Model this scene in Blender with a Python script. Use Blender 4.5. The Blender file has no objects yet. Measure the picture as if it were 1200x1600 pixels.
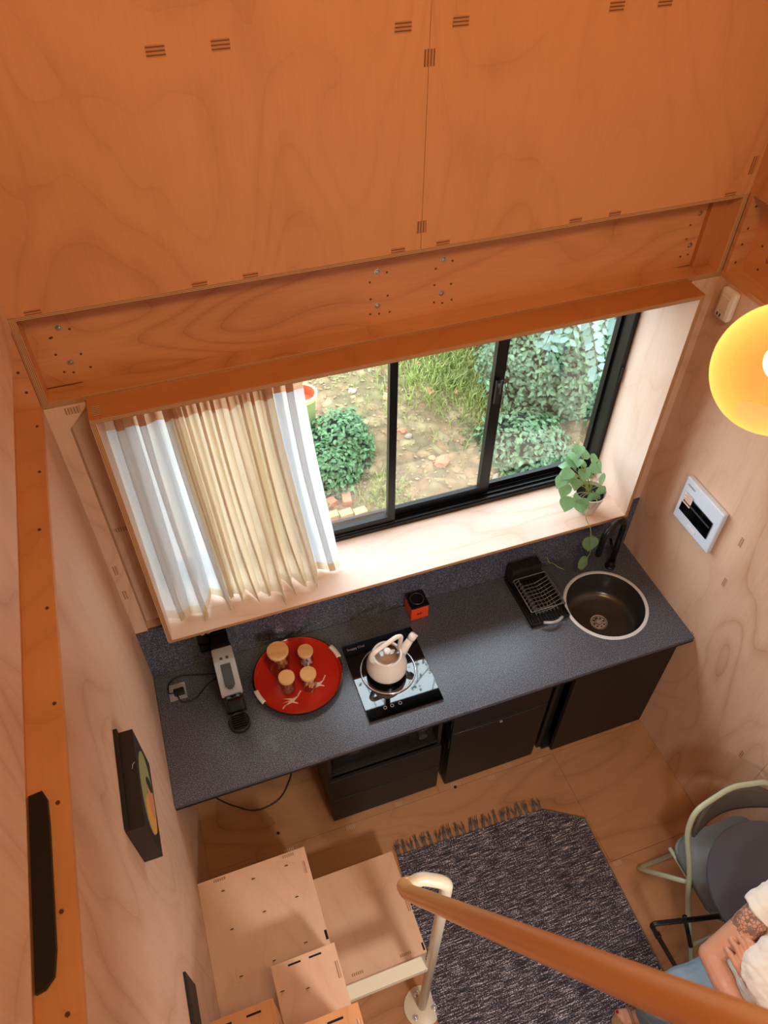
import bpy, bmesh, math, random
from mathutils import Vector, Matrix, noise

# ------------------------------------------------------------------ camera, world, lights
S = bpy.context.scene
COL = S.collection
PI = math.pi
cam_d = bpy.data.cameras.new('camera')
cam = bpy.data.objects.new('camera', cam_d)
COL.objects.link(cam)
cam.location = (0.3615, -2.0166, 3.8781)
cam.rotation_euler = (0.7536, -0.0060, -0.3394)
cam_d.sensor_fit = 'VERTICAL'
cam_d.sensor_height = 24.0
cam_d.lens = 24.0 * 1186.8 / 1600
cam_d.clip_start = 0.05
cam_d.dof.use_dof = True
cam_d.dof.focus_distance = 3.1
cam_d.dof.aperture_fstop = 5.0
S.camera = cam
S.view_settings.view_transform = 'Standard'
S.view_settings.look = 'None'
S.view_settings.gamma = 1.0
S.view_settings.use_curve_mapping = False
S.view_settings.exposure = 0.0

wd = bpy.data.worlds.new('sky')
S.world = wd
wd.use_nodes = True
bg = wd.node_tree.nodes['Background']
bg.inputs[0].default_value = (0.80, 0.92, 1.0, 1)
bg.inputs[1].default_value = 8.2

def area(name, loc, target, sx, sy, power, col, spread=PI):
    d = bpy.data.lights.new(name, 'AREA')
    d.shape = 'RECTANGLE'; d.size = sx; d.size_y = sy; d.energy = power; d.color = col; d.spread = spread
    o = bpy.data.objects.new(name, d); COL.objects.link(o)
    o.location = loc
    o.rotation_euler = (Vector(target) - Vector(loc)).to_track_quat('-Z', 'Y').to_euler()
    return o
po = area('window_portal', (1.197, 0.30, 1.85), (1.197, -1, 1.85), 2.1, 1.12, 1, (1, 1, 1))
po.data.cycles.is_portal = True
area('loft_ceiling_light', (1.0, -2.3, 4.85), (1.2, -0.2, 2.9), 0.9, 0.5, 40, (1.0, 0.74, 0.38))
area('rear_daylight_fill', (1.55, -4.05, 1.25), (1.4, 0, 1.0), 1.3, 1.9, 15, (0.90, 0.95, 1.0))  # unseen fill added at the closed rear wall, no door is built
area('under_loft_lamp', (0.92, -2.42, 2.32), (0.85, -0.7, 0.3), 0.16, 0.16, 8, (1.0, 0.93, 0.88), 2.0)

random.seed(7)
W = 2.413
M = {}

# ------------------------------------------------------------------ materials
def lin(c):
    return tuple(((v / 255) / 12.92 if v <= 10 else (((v / 255) + 0.055) / 1.055) ** 2.4) for v in c) + (1,)

def newmat(name):
    m = bpy.data.materials.new(name); m.use_nodes = True
    nt = m.node_tree
    return m, nt, nt.nodes['Principled BSDF']

def plain(name, rgb, rough=0.5, metal=0.0, spec=0.5, var=0.06, scale=40, bump=0.0, coat=0.0):
    m, nt, p = newmat(name)
    c = lin(rgb)
    tc = nt.nodes.new('ShaderNodeTexCoord')
    n = nt.nodes.new('ShaderNodeTexNoise'); n.inputs['Scale'].default_value = scale; n.inputs['Detail'].default_value = 4
    nt.links.new(tc.outputs['Object'], n.inputs['Vector'])
    mx = nt.nodes.new('ShaderNodeMix'); mx.data_type = 'RGBA'
    mx.inputs[6].default_value = tuple(v * (1 - var) for v in c[:3]) + (1,)
    mx.inputs[7].default_value = tuple(min(1, v * (1 + var)) for v in c[:3]) + (1,)
    nt.links.new(n.outputs['Fac'], mx.inputs[0]); nt.links.new(mx.outputs[2], p.inputs['Base Color'])
    p.inputs['Roughness'].default_value = rough; p.inputs['Metallic'].default_value = metal
    p.inputs['Specular IOR Level'].default_value = spec
    if coat: p.inputs['Coat Weight'].default_value = coat
    if bump:
        b = nt.nodes.new('ShaderNodeBump'); b.inputs['Strength'].default_value = bump; b.inputs['Distance'].default_value = 0.002
        nt.links.new(n.outputs['Fac'], b.inputs['Height']); nt.links.new(b.outputs[0], p.inputs['Normal'])
    M[name] = m
    return m

def wood(name, base, dark, axis='z', seed=0.0, rough=0.45, contrast=1.0, blotch=None):
    """rotary cut plywood: contour figure stretched along the grain axis"""
    m, nt, p = newmat(name)
    N = nt.nodes.new; L = nt.links.new
    tc = N('ShaderNodeTexCoord')
    mp = N('ShaderNodeMapping')
    k = {'x': (0.36, 1, 1), 'y': (1, 0.36, 1), 'z': (1, 1, 0.36)}[axis]
    mp.inputs['Scale'].default_value = k
    mp.inputs['Location'].default_value = (seed, seed * 1.7, seed * 0.6)
    L(tc.outputs['Object'], mp.inputs['Vector'])
    n1 = N('ShaderNodeTexNoise'); n1.inputs['Scale'].default_value = 2.3; n1.inputs['Detail'].default_value = 1.6
    n1.inputs['Roughness'].default_value = 0.38; n1.inputs['Distortion'].default_value = 0.5
    L(mp.outputs[0], n1.inputs['Vector'])
    mul = N('ShaderNodeMath'); mul.operation = 'MULTIPLY'; mul.inputs[1].default_value = 12
    L(n1.outputs['Fac'], mul.inputs[0])
    fr = N('ShaderNodeMath'); fr.operation = 'FRACT'; L(mul.outputs[0], fr.inputs[0])
    r1 = N('ShaderNodeValToRGB')
    e = r1.color_ramp.elements
    e[0].position = 0.0; e[0].color = (1, 1, 1, 1)
    e[1].position = 1.0; e[1].color = (0.45, 0.45, 0.45, 1)
    x = r1.color_ramp.elements.new(0.06); x.color = (0.55, 0.55, 0.55, 1)
    x = r1.color_ramp.elements.new(0.30); x.color = (0.08, 0.08, 0.08, 1)
    x = r1.color_ramp.elements.new(0.70); x.color = (0.0, 0.0, 0.0, 1)
    L(fr.outputs[0], r1.inputs[0])
    # fine fibres
    mp2 = N('ShaderNodeMapping')
    k2 = {'x': (0.05, 1, 1), 'y': (1, 0.05, 1), 'z': (1, 1, 0.05)}[axis]
    mp2.inputs['Scale'].default_value = k2; L(tc.outputs['Object'], mp2.inputs['Vector'])
    n2 = N('ShaderNodeTexNoise'); n2.inputs['Scale'].default_value = 130; n2.inputs['Detail'].default_value = 5
    L(mp2.outputs[0], n2.inputs['Vector'])
    n3 = N('ShaderNodeTexNoise'); n3.inputs['Scale'].default_value = 1.6; n3.inputs['Detail'].default_value = 6; n3.inputs['Roughness'].default_value = 0.65
    L(mp.outputs[0], n3.inputs['Vector'])
    mixa = N('ShaderNodeMix'); mixa.data_type = 'RGBA'
    mixa.inputs[6].default_value = lin(base); mixa.inputs[7].default_value = lin(dark)
    sm = N('ShaderNodeMath'); sm.operation = 'MULTIPLY'; sm.inputs[1].default_value = 0.46 * contrast
    L(r1.outputs[0], sm.inputs[0])
    # the figure fades in and out over the sheet
    fade = N('ShaderNodeMapRange'); fade.inputs[1].default_value = 0.30; fade.inputs[2].default_value = 0.55
    L(n3.outputs['Fac'], fade.inputs[0])
    sm2 = N('ShaderNodeMath'); sm2.operation = 'MULTIPLY'; L(sm.outputs[0], sm2.inputs[0]); L(fade.outputs[0], sm2.inputs[1])
    f2 = N('ShaderNodeMapRange'); f2.inputs[1].default_value = 0.35; f2.inputs[2].default_value = 0.75
    f2.inputs[3].default_value = 0.0; f2.inputs[4].default_value = 0.13 * contrast
    L(n2.outputs['Fac'], f2.inputs[0])
    ad = N('ShaderNodeMath'); ad.operation = 'ADD'; ad.use_clamp = True
    L(sm2.outputs[0], ad.inputs[0]); L(f2.outputs[0], ad.inputs[1])
    f3 = N('ShaderNodeMapRange'); f3.inputs[1].default_value = 0.45; f3.inputs[2].default_value = 0.8
    f3.inputs[3].default_value = 0.0; f3.inputs[4].default_value = 0.5
    L(n3.outputs['Fac'], f3.inputs[0])
    ad2 = N('ShaderNodeMath'); ad2.operation = 'ADD'; ad2.use_clamp = True
    L(ad.outputs[0], ad2.inputs[0]); L(f3.outputs[0], ad2.inputs[1])
    L(ad2.outputs[0], mixa.inputs[0])
    L(mixa.outputs[2], p.inputs['Base Color'])
    p.inputs['Roughness'].default_value = rough
    p.inputs['Specular IOR Level'].default_value = 0.35
    b = N('ShaderNodeBump'); b.inputs['Strength'].default_value = 0.12; b.inputs['Distance'].default_value = 0.001
    L(n2.outputs['Fac'], b.inputs['Height']); L(b.outputs[0], p.inputs['Normal'])
    M[name] = m
    return m

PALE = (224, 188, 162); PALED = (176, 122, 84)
WARMLIT = (214, 152, 104); WARMLITD = (158, 92, 48)  # second pair: same plywood with warm lamp light mixed into the colour
wood('ply_wall_z', PALE, PALED, 'z', 0.0)
wood('ply_wall_y', PALE, PALED, 'z', 5.3)
wood('ply_reveal', (228, 202, 186), (190, 146, 112), 'z', 9.1)
wood('ply_sill', (228, 202, 188), (196, 156, 124), 'x', 2.2)
wood('ply_upper', WARMLIT, WARMLITD, 'z', 3.4, rough=0.5, contrast=0.6)
wood('ply_upper_b', WARMLIT, WARMLITD, 'z', 7.9, rough=0.5, contrast=0.6)
wood('ply_beam', WARMLIT, WARMLITD, 'x', 1.4, rough=0.5)
wood('ply_beam_y', WARMLIT, WARMLITD, 'y', 4.4, rough=0.5, contrast=0.6)
wood('ply_beam_dark', (200, 132, 80), WARMLITD, 'x', 6.4, rough=0.5, contrast=0.5)  # deeper warm light tint for box lid and stiffener
wood('ply_floor', (190, 142, 102), (134, 86, 52), 'x', 3.0, rough=0.4)
wood('ply_step', (226, 190, 160), (184, 134, 100), 'y', 8.3, contrast=0.5)
wood('ply_step_amber', (216, 160, 112), (170, 108, 64), 'y', 8.9, contrast=0.6)
wood('lid_wood', (236, 192, 132), (190, 136, 80), 'x', 1.1)

def laminate(name, axis, period=0.0045, a=(206, 160, 112), b=(110, 70, 40)):
    """stacked veneers on a sawn plywood edge"""
    m, nt, p = newmat(name)
    N = nt.nodes.new; L = nt.links.new
    tc = N('ShaderNodeTexCoord'); sp = N('ShaderNodeSeparateXYZ'); L(tc.outputs['Object'], sp.inputs[0])
    q = N('ShaderNodeMath'); q.operation = 'DIVIDE'; q.inputs[1].default_value = period
    L(sp.outputs['xyz'.index(axis)], q.inputs[0])
    fr = N('ShaderNodeMath'); fr.operation = 'FRACT'; L(q.outputs[0], fr.inputs[0])
    g = N('ShaderNodeMath'); g.operation = 'GREATER_THAN'; g.inputs[1].default_value = 0.62; L(fr.outputs[0], g.inputs[0])
    mx = N('ShaderNodeMix'); mx.data_type = 'RGBA'; mx.inputs[6].default_value = lin(a); mx.inputs[7].default_value = lin(b)
    L(g.outputs[0], mx.inputs[0]); L(mx.outputs[2], p.inputs['Base Color']); p.inputs['Roughness'].default_value = 0.6
    M[name] = m
laminate('ply_edge_x', 'x'); laminate('ply_edge_y', 'y'); laminate('ply_edge_z', 'z')
laminate('tenon_x', 'x', 0.0085, (190, 128, 78), (112, 66, 36)); laminate('tenon_z', 'z', 0.0085, (190, 128, 78), (112, 66, 36))
laminate('tenon_y', 'y', 0.0085, (200, 160, 130), (140, 100, 76)); laminate('tenon_pale', 'x', 0.0085, (206, 168, 136), (150, 108, 80))

plain('black_frame', (16, 17, 19), 0.32, 0.3, var=0.1)
plain('black_satin', (20, 19, 18), 0.5, var=0.12)
plain('black_brown', (30, 24, 20), 0.55, var=0.15)
plain('black_gloss', (6, 6, 8), 0.06, spec=0.6)
plain('glass_black', (3, 4, 6), 0.02, spec=0.85, coat=1.0)
plain('dark_void', (8, 7, 6), 0.9)
plain('steel', (196, 196, 198), 0.25, 0.55, var=0.05)
plain('steel_bright', (226, 230, 236), 0.3, 0.2)
plain('steel_dark', (84, 80, 78), 0.26, 0.6, var=0.08, scale=3)
plain('chrome', (226, 230, 236), 0.12, 0.75)
plain('bolt_metal', (186, 178, 160), 0.3, 0.9)
plain('screw_dark', (86, 52, 30), 0.6)
plain('cream_paint', (214, 208, 186), 0.32, var=0.03)
plain('white_plastic', (232, 226, 220), 0.38, var=0.02)
plain('panel_white', (214, 222, 236), 0.3, var=0.02)
plain('rail_warm_lit', (222, 168, 104), 0.3, var=0.05, scale=8)  # cream rail with reflected orange light put into the base colour
plain('red_lacquer', (196, 44, 24), 0.22, var=0.04, scale=10, coat=0.3)
plain('black_lacquer', (24, 16, 14), 0.25)
plain('kettle_cream', (240, 234, 226), 0.22, var=0.02, coat=0.4)
plain('tin_orange', (226, 72, 30), 0.35)
plain('white_paint', (232, 214, 200), 0.5)
plain('silver_plastic', (176, 180, 188), 0.34, 0.15)
plain('dark_grey_plastic', (62, 62, 66), 0.42)
plain('terracotta_white', (214, 202, 192), 0.6, bump=0.3)
plain('soil', (34, 22, 16), 0.95, bump=1.0, scale=90)
plain('stem_green', (150, 160, 90), 0.5)
plain('seat_leather', (112, 114, 112), 0.45, var=0.16, scale=14, bump=0.15)
plain('back_leather', (92, 84, 76), 0.5, var=0.2, scale=18, bump=0.15)
plain('mint_paint', (184, 196, 170), 0.3, var=0.04)
plain('table_black', (72, 76, 90), 0.42, var=0.05)
plain('skin', (214, 150, 116), 0.48, var=0.05, scale=12)
plain('nail_red', (150, 12, 24), 0.15)
plain('nail_pink', (236, 176, 160), 0.2)
plain('hair_brown', (60, 38, 24), 0.55, var=0.3, scale=60)
plain('tee_white', (240, 234, 224), 0.85, var=0.03, scale=25, bump=0.2)
plain('denim', (134, 158, 176), 0.85, var=0.16, scale=60, bump=0.3)
plain('sandal_tan', (150, 116, 84), 0.6)
plain('gold', (190, 140, 70), 0.25, 1.0)
plain('grey_print', (96, 92, 90), 0.8)
plain('rug_fringe', (112, 100, 92), 0.95, var=0.95, scale=120)
plain('cookie', (226, 164, 106), 0.8, var=0.3)
plain('pale_biscuit', (244, 212, 170), 0.8, var=0.1)
plain('white_sweets', (232, 226, 236), 0.6, var=0.2)
plain('brown_nuts', (150, 108, 76), 0.6, var=0.4)
plain('bark', (92, 78, 64), 0.9, var=0.3, bump=0.6)
plain('brick_red', (188, 112, 84), 0.9, var=0.3, bump=0.5)
plain('stone_tan', (172, 140, 102), 0.9, var=0.25, scale=20, bump=0.6)
plain('stone_red', (176, 116, 88), 0.9, var=0.25, scale=20, bump=0.6)
plain('stone_grey', (144, 132, 116), 0.9, var=0.25, scale=20, bump=0.6)
plain('litter', (150, 126, 92), 0.95, var=0.45, scale=9)
plain('pot_green', (138, 150, 92), 0.6)
plain('pot_yellow', (226, 206, 130), 0.6)
plain('pot_red', (206, 84, 50), 0.6)
plain('sofit', (150, 100, 60), 0.6)
plain('art_green', (150, 152, 96), 0.4); plain('art_orange', (224, 160, 72), 0.4); plain('art_peach', (206, 140, 96), 0.4); plain('art_black', (26, 24, 22), 0.4)

def leafmat(name, a, b, trans=0.35, rough=0.45):
    m, nt, p = newmat(name)
    N = nt.nodes.new; L = nt.links.new
    g = N('ShaderNodeNewGeometry')
    tc = N('ShaderNodeTexCoord'); n = N('ShaderNodeTexNoise'); n.inputs['Scale'].default_value = 9; L(tc.outputs['Object'], n.inputs['Vector'])
    ad = N('ShaderNodeMath'); ad.operation = 'MULTIPLY_ADD'; ad.inputs[1].default_value = 0.6
    L(g.outputs['Random Per Island'], ad.inputs[0]); 
    mh = N('ShaderNodeMath'); mh.operation = 'MULTIPLY'; mh.inputs[1].default_value = 0.5; L(n.outputs['Fac'], mh.inputs[0]); L(mh.outputs[0], ad.inputs[2])
    mx = N('ShaderNodeMix'); mx.data_type = 'RGBA'; mx.inputs[6].default_value = lin(a); mx.inputs[7].default_value = lin(b)
    L(ad.outputs[0], mx.inputs[0]); L(mx.outputs[2], p.inputs['Base Color'])
    p.inputs['Roughness'].default_value = rough
    tr = N('ShaderNodeBsdfTranslucent'); L(mx.outputs[2], tr.inputs['Color'])
    ms = N('ShaderNodeMixShader'); ms.inputs[0].default_value = trans
    L(p.outputs[0], ms.inputs[1]); L(tr.outputs[0], ms.inputs[2]); L(ms.outputs[0], nt.nodes['Material Output'].inputs[0])
    M[name] = m
leafmat('leaf_plant', (66, 118, 62), (138, 180, 130))
leafmat('leaf_hedge', (46, 74, 42), (118, 150, 110), 0.2)
leafmat('leaf_pale', (98, 130, 116), (146, 170, 158), 0.15)
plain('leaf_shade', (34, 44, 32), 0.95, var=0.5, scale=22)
leafmat('leaf_shrub', (50, 86, 50), (112, 150, 98), 0.2)
leafmat('leaf_lime', (110, 140, 60), (190, 196, 100), 0.3)
leafmat('grass_blade', (110, 130, 62), (170, 178, 100), 0.3)
leafmat('leaf_tree', (60, 84, 60), (110, 140, 96), 0.3)

def glassmat(name, tint, fres=0.12, rough=0.0):
    m = bpy.data.materials.new(name); m.use_nodes = True; nt = m.node_tree
    N = nt.nodes.new; L = nt.links.new
    for n in list(nt.nodes):
        if n.type == 'BSDF_PRINCIPLED': nt.nodes.remove(n)
    t = N('ShaderNodeBsdfTransparent'); t.inputs[0].default_value = tint
    g = N('ShaderNodeBsdfGlossy'); g.inputs['Roughness'].default_value = rough
    f = N('ShaderNodeFresnel'); f.inputs[0].default_value = 1.45
    mr = N('ShaderNodeMath'); mr.operation = 'MULTIPLY'; mr.inputs[1].default_value = fres / 0.12; mr.use_clamp = True
    L(f.outputs[0], mr.inputs[0])
    ms = N('ShaderNodeMixShader'); L(mr.outputs[0], ms.inputs[0]); L(t.outputs[0], ms.inputs[1]); L(g.outputs[0], ms.inputs[2])
    L(ms.outputs[0], nt.nodes['Material Output'].inputs[0]); M[name] = m
plain('wire_grey', (120, 120, 122), 0.3, 0.3)
glassmat('pane_glass', (0.97, 0.985, 0.98, 1), 0.03)
glassmat('jar_glass', (0.98, 0.98, 0.98, 1), 0.05)
glassmat('lid_glass', (0.8, 0.78, 0.74, 1), 0.35, 0.05)

def globemat():
    m = bpy.data.materials.new('amber_glass'); m.use_nodes = True; nt = m.node_tree
    N = nt.nodes.new; L = nt.links.new; p = nt.nodes['Principled BSDF']
    p.inputs['Base Color'].default_value = lin((255, 208, 120)); p.inputs['Roughness'].default_value = 0.12
    t = N('ShaderNodeBsdfTransparent'); t.inputs[0].default_value = (1.0, 0.80, 0.50, 1)
    tr = N('ShaderNodeBsdfTranslucent'); tr.inputs[0].default_value = lin((255, 212, 132))
    lw = N('ShaderNodeLayerWeight'); lw.inputs[0].default_value = 0.35
    a = N('ShaderNodeMixShader'); a.inputs[0].default_value = 0.65; L(p.outputs[0], a.inputs[1]); L(tr.outputs[0], a.inputs[2])
    mr = N('ShaderNodeMapRange'); mr.inputs[3].default_value = 0.14; mr.inputs[4].default_value = 0.92; L(lw.outputs['Facing'], mr.inputs[0])
    b = N('ShaderNodeMixShader'); L(mr.outputs[0], b.inputs[0]); L(t.outputs[0], b.inputs[1]); L(a.outputs[0], b.inputs[2])
    L(b.outputs[0], nt.nodes['Material Output'].inputs[0]); M['amber_glass'] = m
globemat()
def emit(name, col, s):
    m = bpy.data.materials.new(name); m.use_nodes = True; p = m.node_tree.nodes['Principled BSDF']
    p.inputs['Base Color'].default_value = col; p.inputs['Emission Color'].default_value = col; p.inputs['Emission Strength'].default_value = s
    M[name] = m
emit('bulb_glow', (1.0, 0.78, 0.45, 1), 40)

def sheer(name, rgb, dens):
    m = bpy.data.materials.new(name); m.use_nodes = True; nt = m.node_tree
    N = nt.nodes.new; L = nt.links.new; p = nt.nodes['Principled BSDF']
    tc = N('ShaderNodeTexCoord')
    mp = N('ShaderNodeMapping'); mp.inputs['Scale'].default_value = (1, 1, 0.12); L(tc.outputs['Object'], mp.inputs[0])
    n = N('ShaderNodeTexNoise'); n.inputs['Scale'].default_value = 160; n.inputs['Detail'].default_value = 3; L(mp.outputs[0], n.inputs[0])
    p.inputs['Base Color'].default_value = lin(rgb); p.inputs['Roughness'].default_value = 0.9; p.inputs['Specular IOR Level'].default_value = 0.1
    tr = N('ShaderNodeBsdfTranslucent'); tr.inputs[0].default_value = lin(rgb)
    t = N('ShaderNodeBsdfTransparent')
    a = N('ShaderNodeMixShader'); a.inputs[0].default_value = 0.42; L(p.outputs[0], a.inputs[1]); L(tr.outputs[0], a.inputs[2])
    mr = N('ShaderNodeMapRange'); mr.inputs[3].default_value = dens - 0.08; mr.inputs[4].default_value = min(1, dens + 0.08); L(n.outputs['Fac'], mr.inputs[0])
    b = N('ShaderNodeMixShader'); L(mr.outputs[0], b.inputs[0]); L(t.outputs[0], b.inputs[1]); L(a.outputs[0], b.inputs[2])
    L(b.outputs[0], nt.nodes['Material Output'].inputs[0]); M[name] = m
sheer('voile_white', (226, 230, 234), 0.82)
sheer('voile_cream', (232, 218, 194), 0.84)
sheer('voile_hem', (226, 212, 188), 0.95)
sheer('voile_header', (216, 172, 134), 0.97)

def stone_top():
    m, nt, p = newmat('worktop_grey')
    N = nt.nodes.new; L = nt.links.new
    tc = N('ShaderNodeTexCoord')
    n = N('ShaderNodeTexNoise'); n.inputs['Scale'].default_value = 300; n.inputs['Detail'].default_value = 3; L(tc.outputs['Object'], n.inputs[0])
    r = N('ShaderNodeValToRGB'); e = r.color_ramp.elements
    e[0].position = 0.38; e[0].color = lin((42, 44, 52)); e[1].position = 0.66; e[1].color = lin((152, 162, 186))
    x = e.new(0.54); x.color = lin((66, 70, 82))
    L(n.outputs['Fac'], r.inputs[0])
    n2 = N('ShaderNodeTexNoise'); n2.inputs['Scale'].default_value = 5; n2.inputs['Detail'].default_value = 7; n2.inputs['Roughness'].default_value = 0.7; L(tc.outputs['Object'], n2.inputs[0])
    mr = N('ShaderNodeMapRange'); mr.inputs[1].default_value = 0.60; mr.inputs[2].default_value = 0.78; mr.inputs[4].default_value = 0.35; L(n2.outputs['Fac'], mr.inputs[0])
    mx = N('ShaderNodeMix'); mx.data_type = 'RGBA'; L(mr.outputs[0], mx.inputs[0]); L(r.outputs[0], mx.inputs[6]); mx.inputs[7].default_value = lin((150, 156, 166))
    L(mx.outputs[2], p.inputs['Base Color'])
    rr = N('ShaderNodeMapRange'); rr.inputs[3].default_value = 0.27; rr.inputs[4].default_value = 0.35; L(n2.outputs['Fac'], rr.inputs[0]); L(rr.outputs[0], p.inputs['Roughness']); p.inputs['Specular IOR Level'].default_value = 0.85
    b = N('ShaderNodeBump'); b.inputs['Strength'].default_value = 0.15; b.inputs['Distance'].default_value = 0.0006; L(n.outputs['Fac'], b.inputs['Height']); L(b.outputs[0], p.inputs['Normal'])
    M['worktop_grey'] = m
stone_top()

def rugmat():
    m, nt, p = newmat('rug_weave')
    N = nt.nodes.new; L = nt.links.new
    tc = N('ShaderNodeTexCoord')
    mp = N('ShaderNodeMapping'); mp.inputs['Scale'].default_value = (14, 190, 1); L(tc.outputs['Object'], mp.inputs[0])
    n = N('ShaderNodeTexNoise'); n.inputs['Scale'].default_value = 1.0; n.inputs['Detail'].default_value = 2; L(mp.outputs[0], n.inputs[0])
    mpb = N('ShaderNodeMapping'); mpb.inputs['Scale'].default_value = (150, 260, 1); L(tc.outputs['Object'], mpb.inputs[0])
    nb = N('ShaderNodeTexNoise'); nb.inputs['Scale'].default_value = 1.0; nb.inputs['Detail'].default_value = 1; L(mpb.outputs[0], nb.inputs[0])
    ad = N('ShaderNodeMath'); ad.operation = 'ADD'; L(n.outputs['Fac'], ad.inputs[0]); L(nb.outputs['Fac'], ad.inputs[1])
    r = N('ShaderNodeValToRGB'); e = r.color_ramp.elements
    e[0].position = 0.40; e[0].color = lin((34, 32, 44)); e[1].position = 0.63; e[1].color = lin((226, 220, 222))
    x = e.new(0.50); x.color = lin((66, 64, 78)); x = e.new(0.56); x.color = lin((120, 114, 124))
    h = N('ShaderNodeMath'); h.operation = 'MULTIPLY'; h.inputs[1].default_value = 0.5; L(ad.outputs[0], h.inputs[0]); L(h.outputs[0], r.inputs[0])
    L(r.outputs[0], p.inputs['Base Color']); p.inputs['Roughness'].default_value = 0.95
    b = N('ShaderNodeBump'); b.inputs['Strength'].default_value = 0.8; b.inputs['Distance'].default_value = 0.003; L(h.outputs[0], b.inputs['Height']); L(b.outputs[0], p.inputs['Normal'])
    M['rug_weave'] = m
rugmat()

def groundmat():
    m, nt, p = newmat('garden_soil')
    N = nt.nodes.new; L = nt.links.new
    tc = N('ShaderNodeTexCoord')
    v = N('ShaderNodeTexVoronoi'); v.inputs['Scale'].default_value = 13; v.inputs['Randomness'].default_value = 1
    n0 = N('ShaderNodeTexNoise'); n0.inputs['Scale'].default_value = 5; n0.inputs['Detail'].default_value = 6
    L(tc.outputs['Object'], n0.inputs[0])
    mxv = N('ShaderNodeMix'); mxv.data_type = 'RGBA'; mxv.inputs[0].default_value = 0.12; L(tc.outputs['Object'], mxv.inputs[6]); L(n0.outputs['Color'], mxv.inputs[7])
    L(mxv.outputs[2], v.inputs['Vector'])
    r = N('ShaderNodeValToRGB'); e = r.color_ramp.elements
    e[0].position = 0.1; e[0].color = lin((116, 100, 74)); e[1].position = 0.95; e[1].color = lin((164, 146, 108))
    x = e.new(0.4); x.color = lin((138, 120, 84)); x = e.new(0.7); x.color = lin((150, 116, 86))
    sp = N('ShaderNodeSeparateColor'); L(v.outputs['Color'], sp.inputs[0]); L(sp.outputs[0], r.inputs[0])
    n = N('ShaderNodeTexNoise'); n.inputs['Scale'].default_value = 2.2; n.inputs['Detail'].default_value = 8; n.inputs['Roughness'].default_value = 0.7; L(tc.outputs['Object'], n.inputs[0])
    mr = N('ShaderNodeMapRange'); mr.inputs[1].default_value = 0.48; mr.inputs[2].default_value = 0.64; mr.inputs[4].default_value = 0.55; L(n.outputs['Fac'], mr.inputs[0])
    mx = N('ShaderNodeMix'); mx.data_type = 'RGBA'; L(mr.outputs[0], mx.inputs[0]); L(r.outputs[0], mx.inputs[6]); mx.inputs[7].default_value = lin((112, 118, 70))
    dk = N('ShaderNodeMapRange'); dk.inputs[1].default_value = 0.0; dk.inputs[2].default_value = 0.6; dk.inputs[3].default_value = 0.0; dk.inputs[4].default_value = 0.55
    L(v.outputs['Distance'], dk.inputs[0])
    mx2 = N('ShaderNodeMix'); mx2.data_type = 'RGBA'; L(dk.outputs[0], mx2.inputs[0]); L(mx.outputs[2], mx2.inputs[6]); mx2.inputs[7].default_value = lin((84, 68, 50))
    L(mx2.outputs[2], p.inputs['Base Color']); p.inputs['Roughness'].default_value = 0.95
    b = N('ShaderNodeBump'); b.inputs['Strength'].default_value = 0.9; b.inputs['Distance'].default_value = 0.02; b.invert = True; L(v.outputs['Distance'], b.inputs['Height']); L(b.outputs[0], p.inputs['Normal'])
    M['garden_soil'] = m
groundmat()

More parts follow.
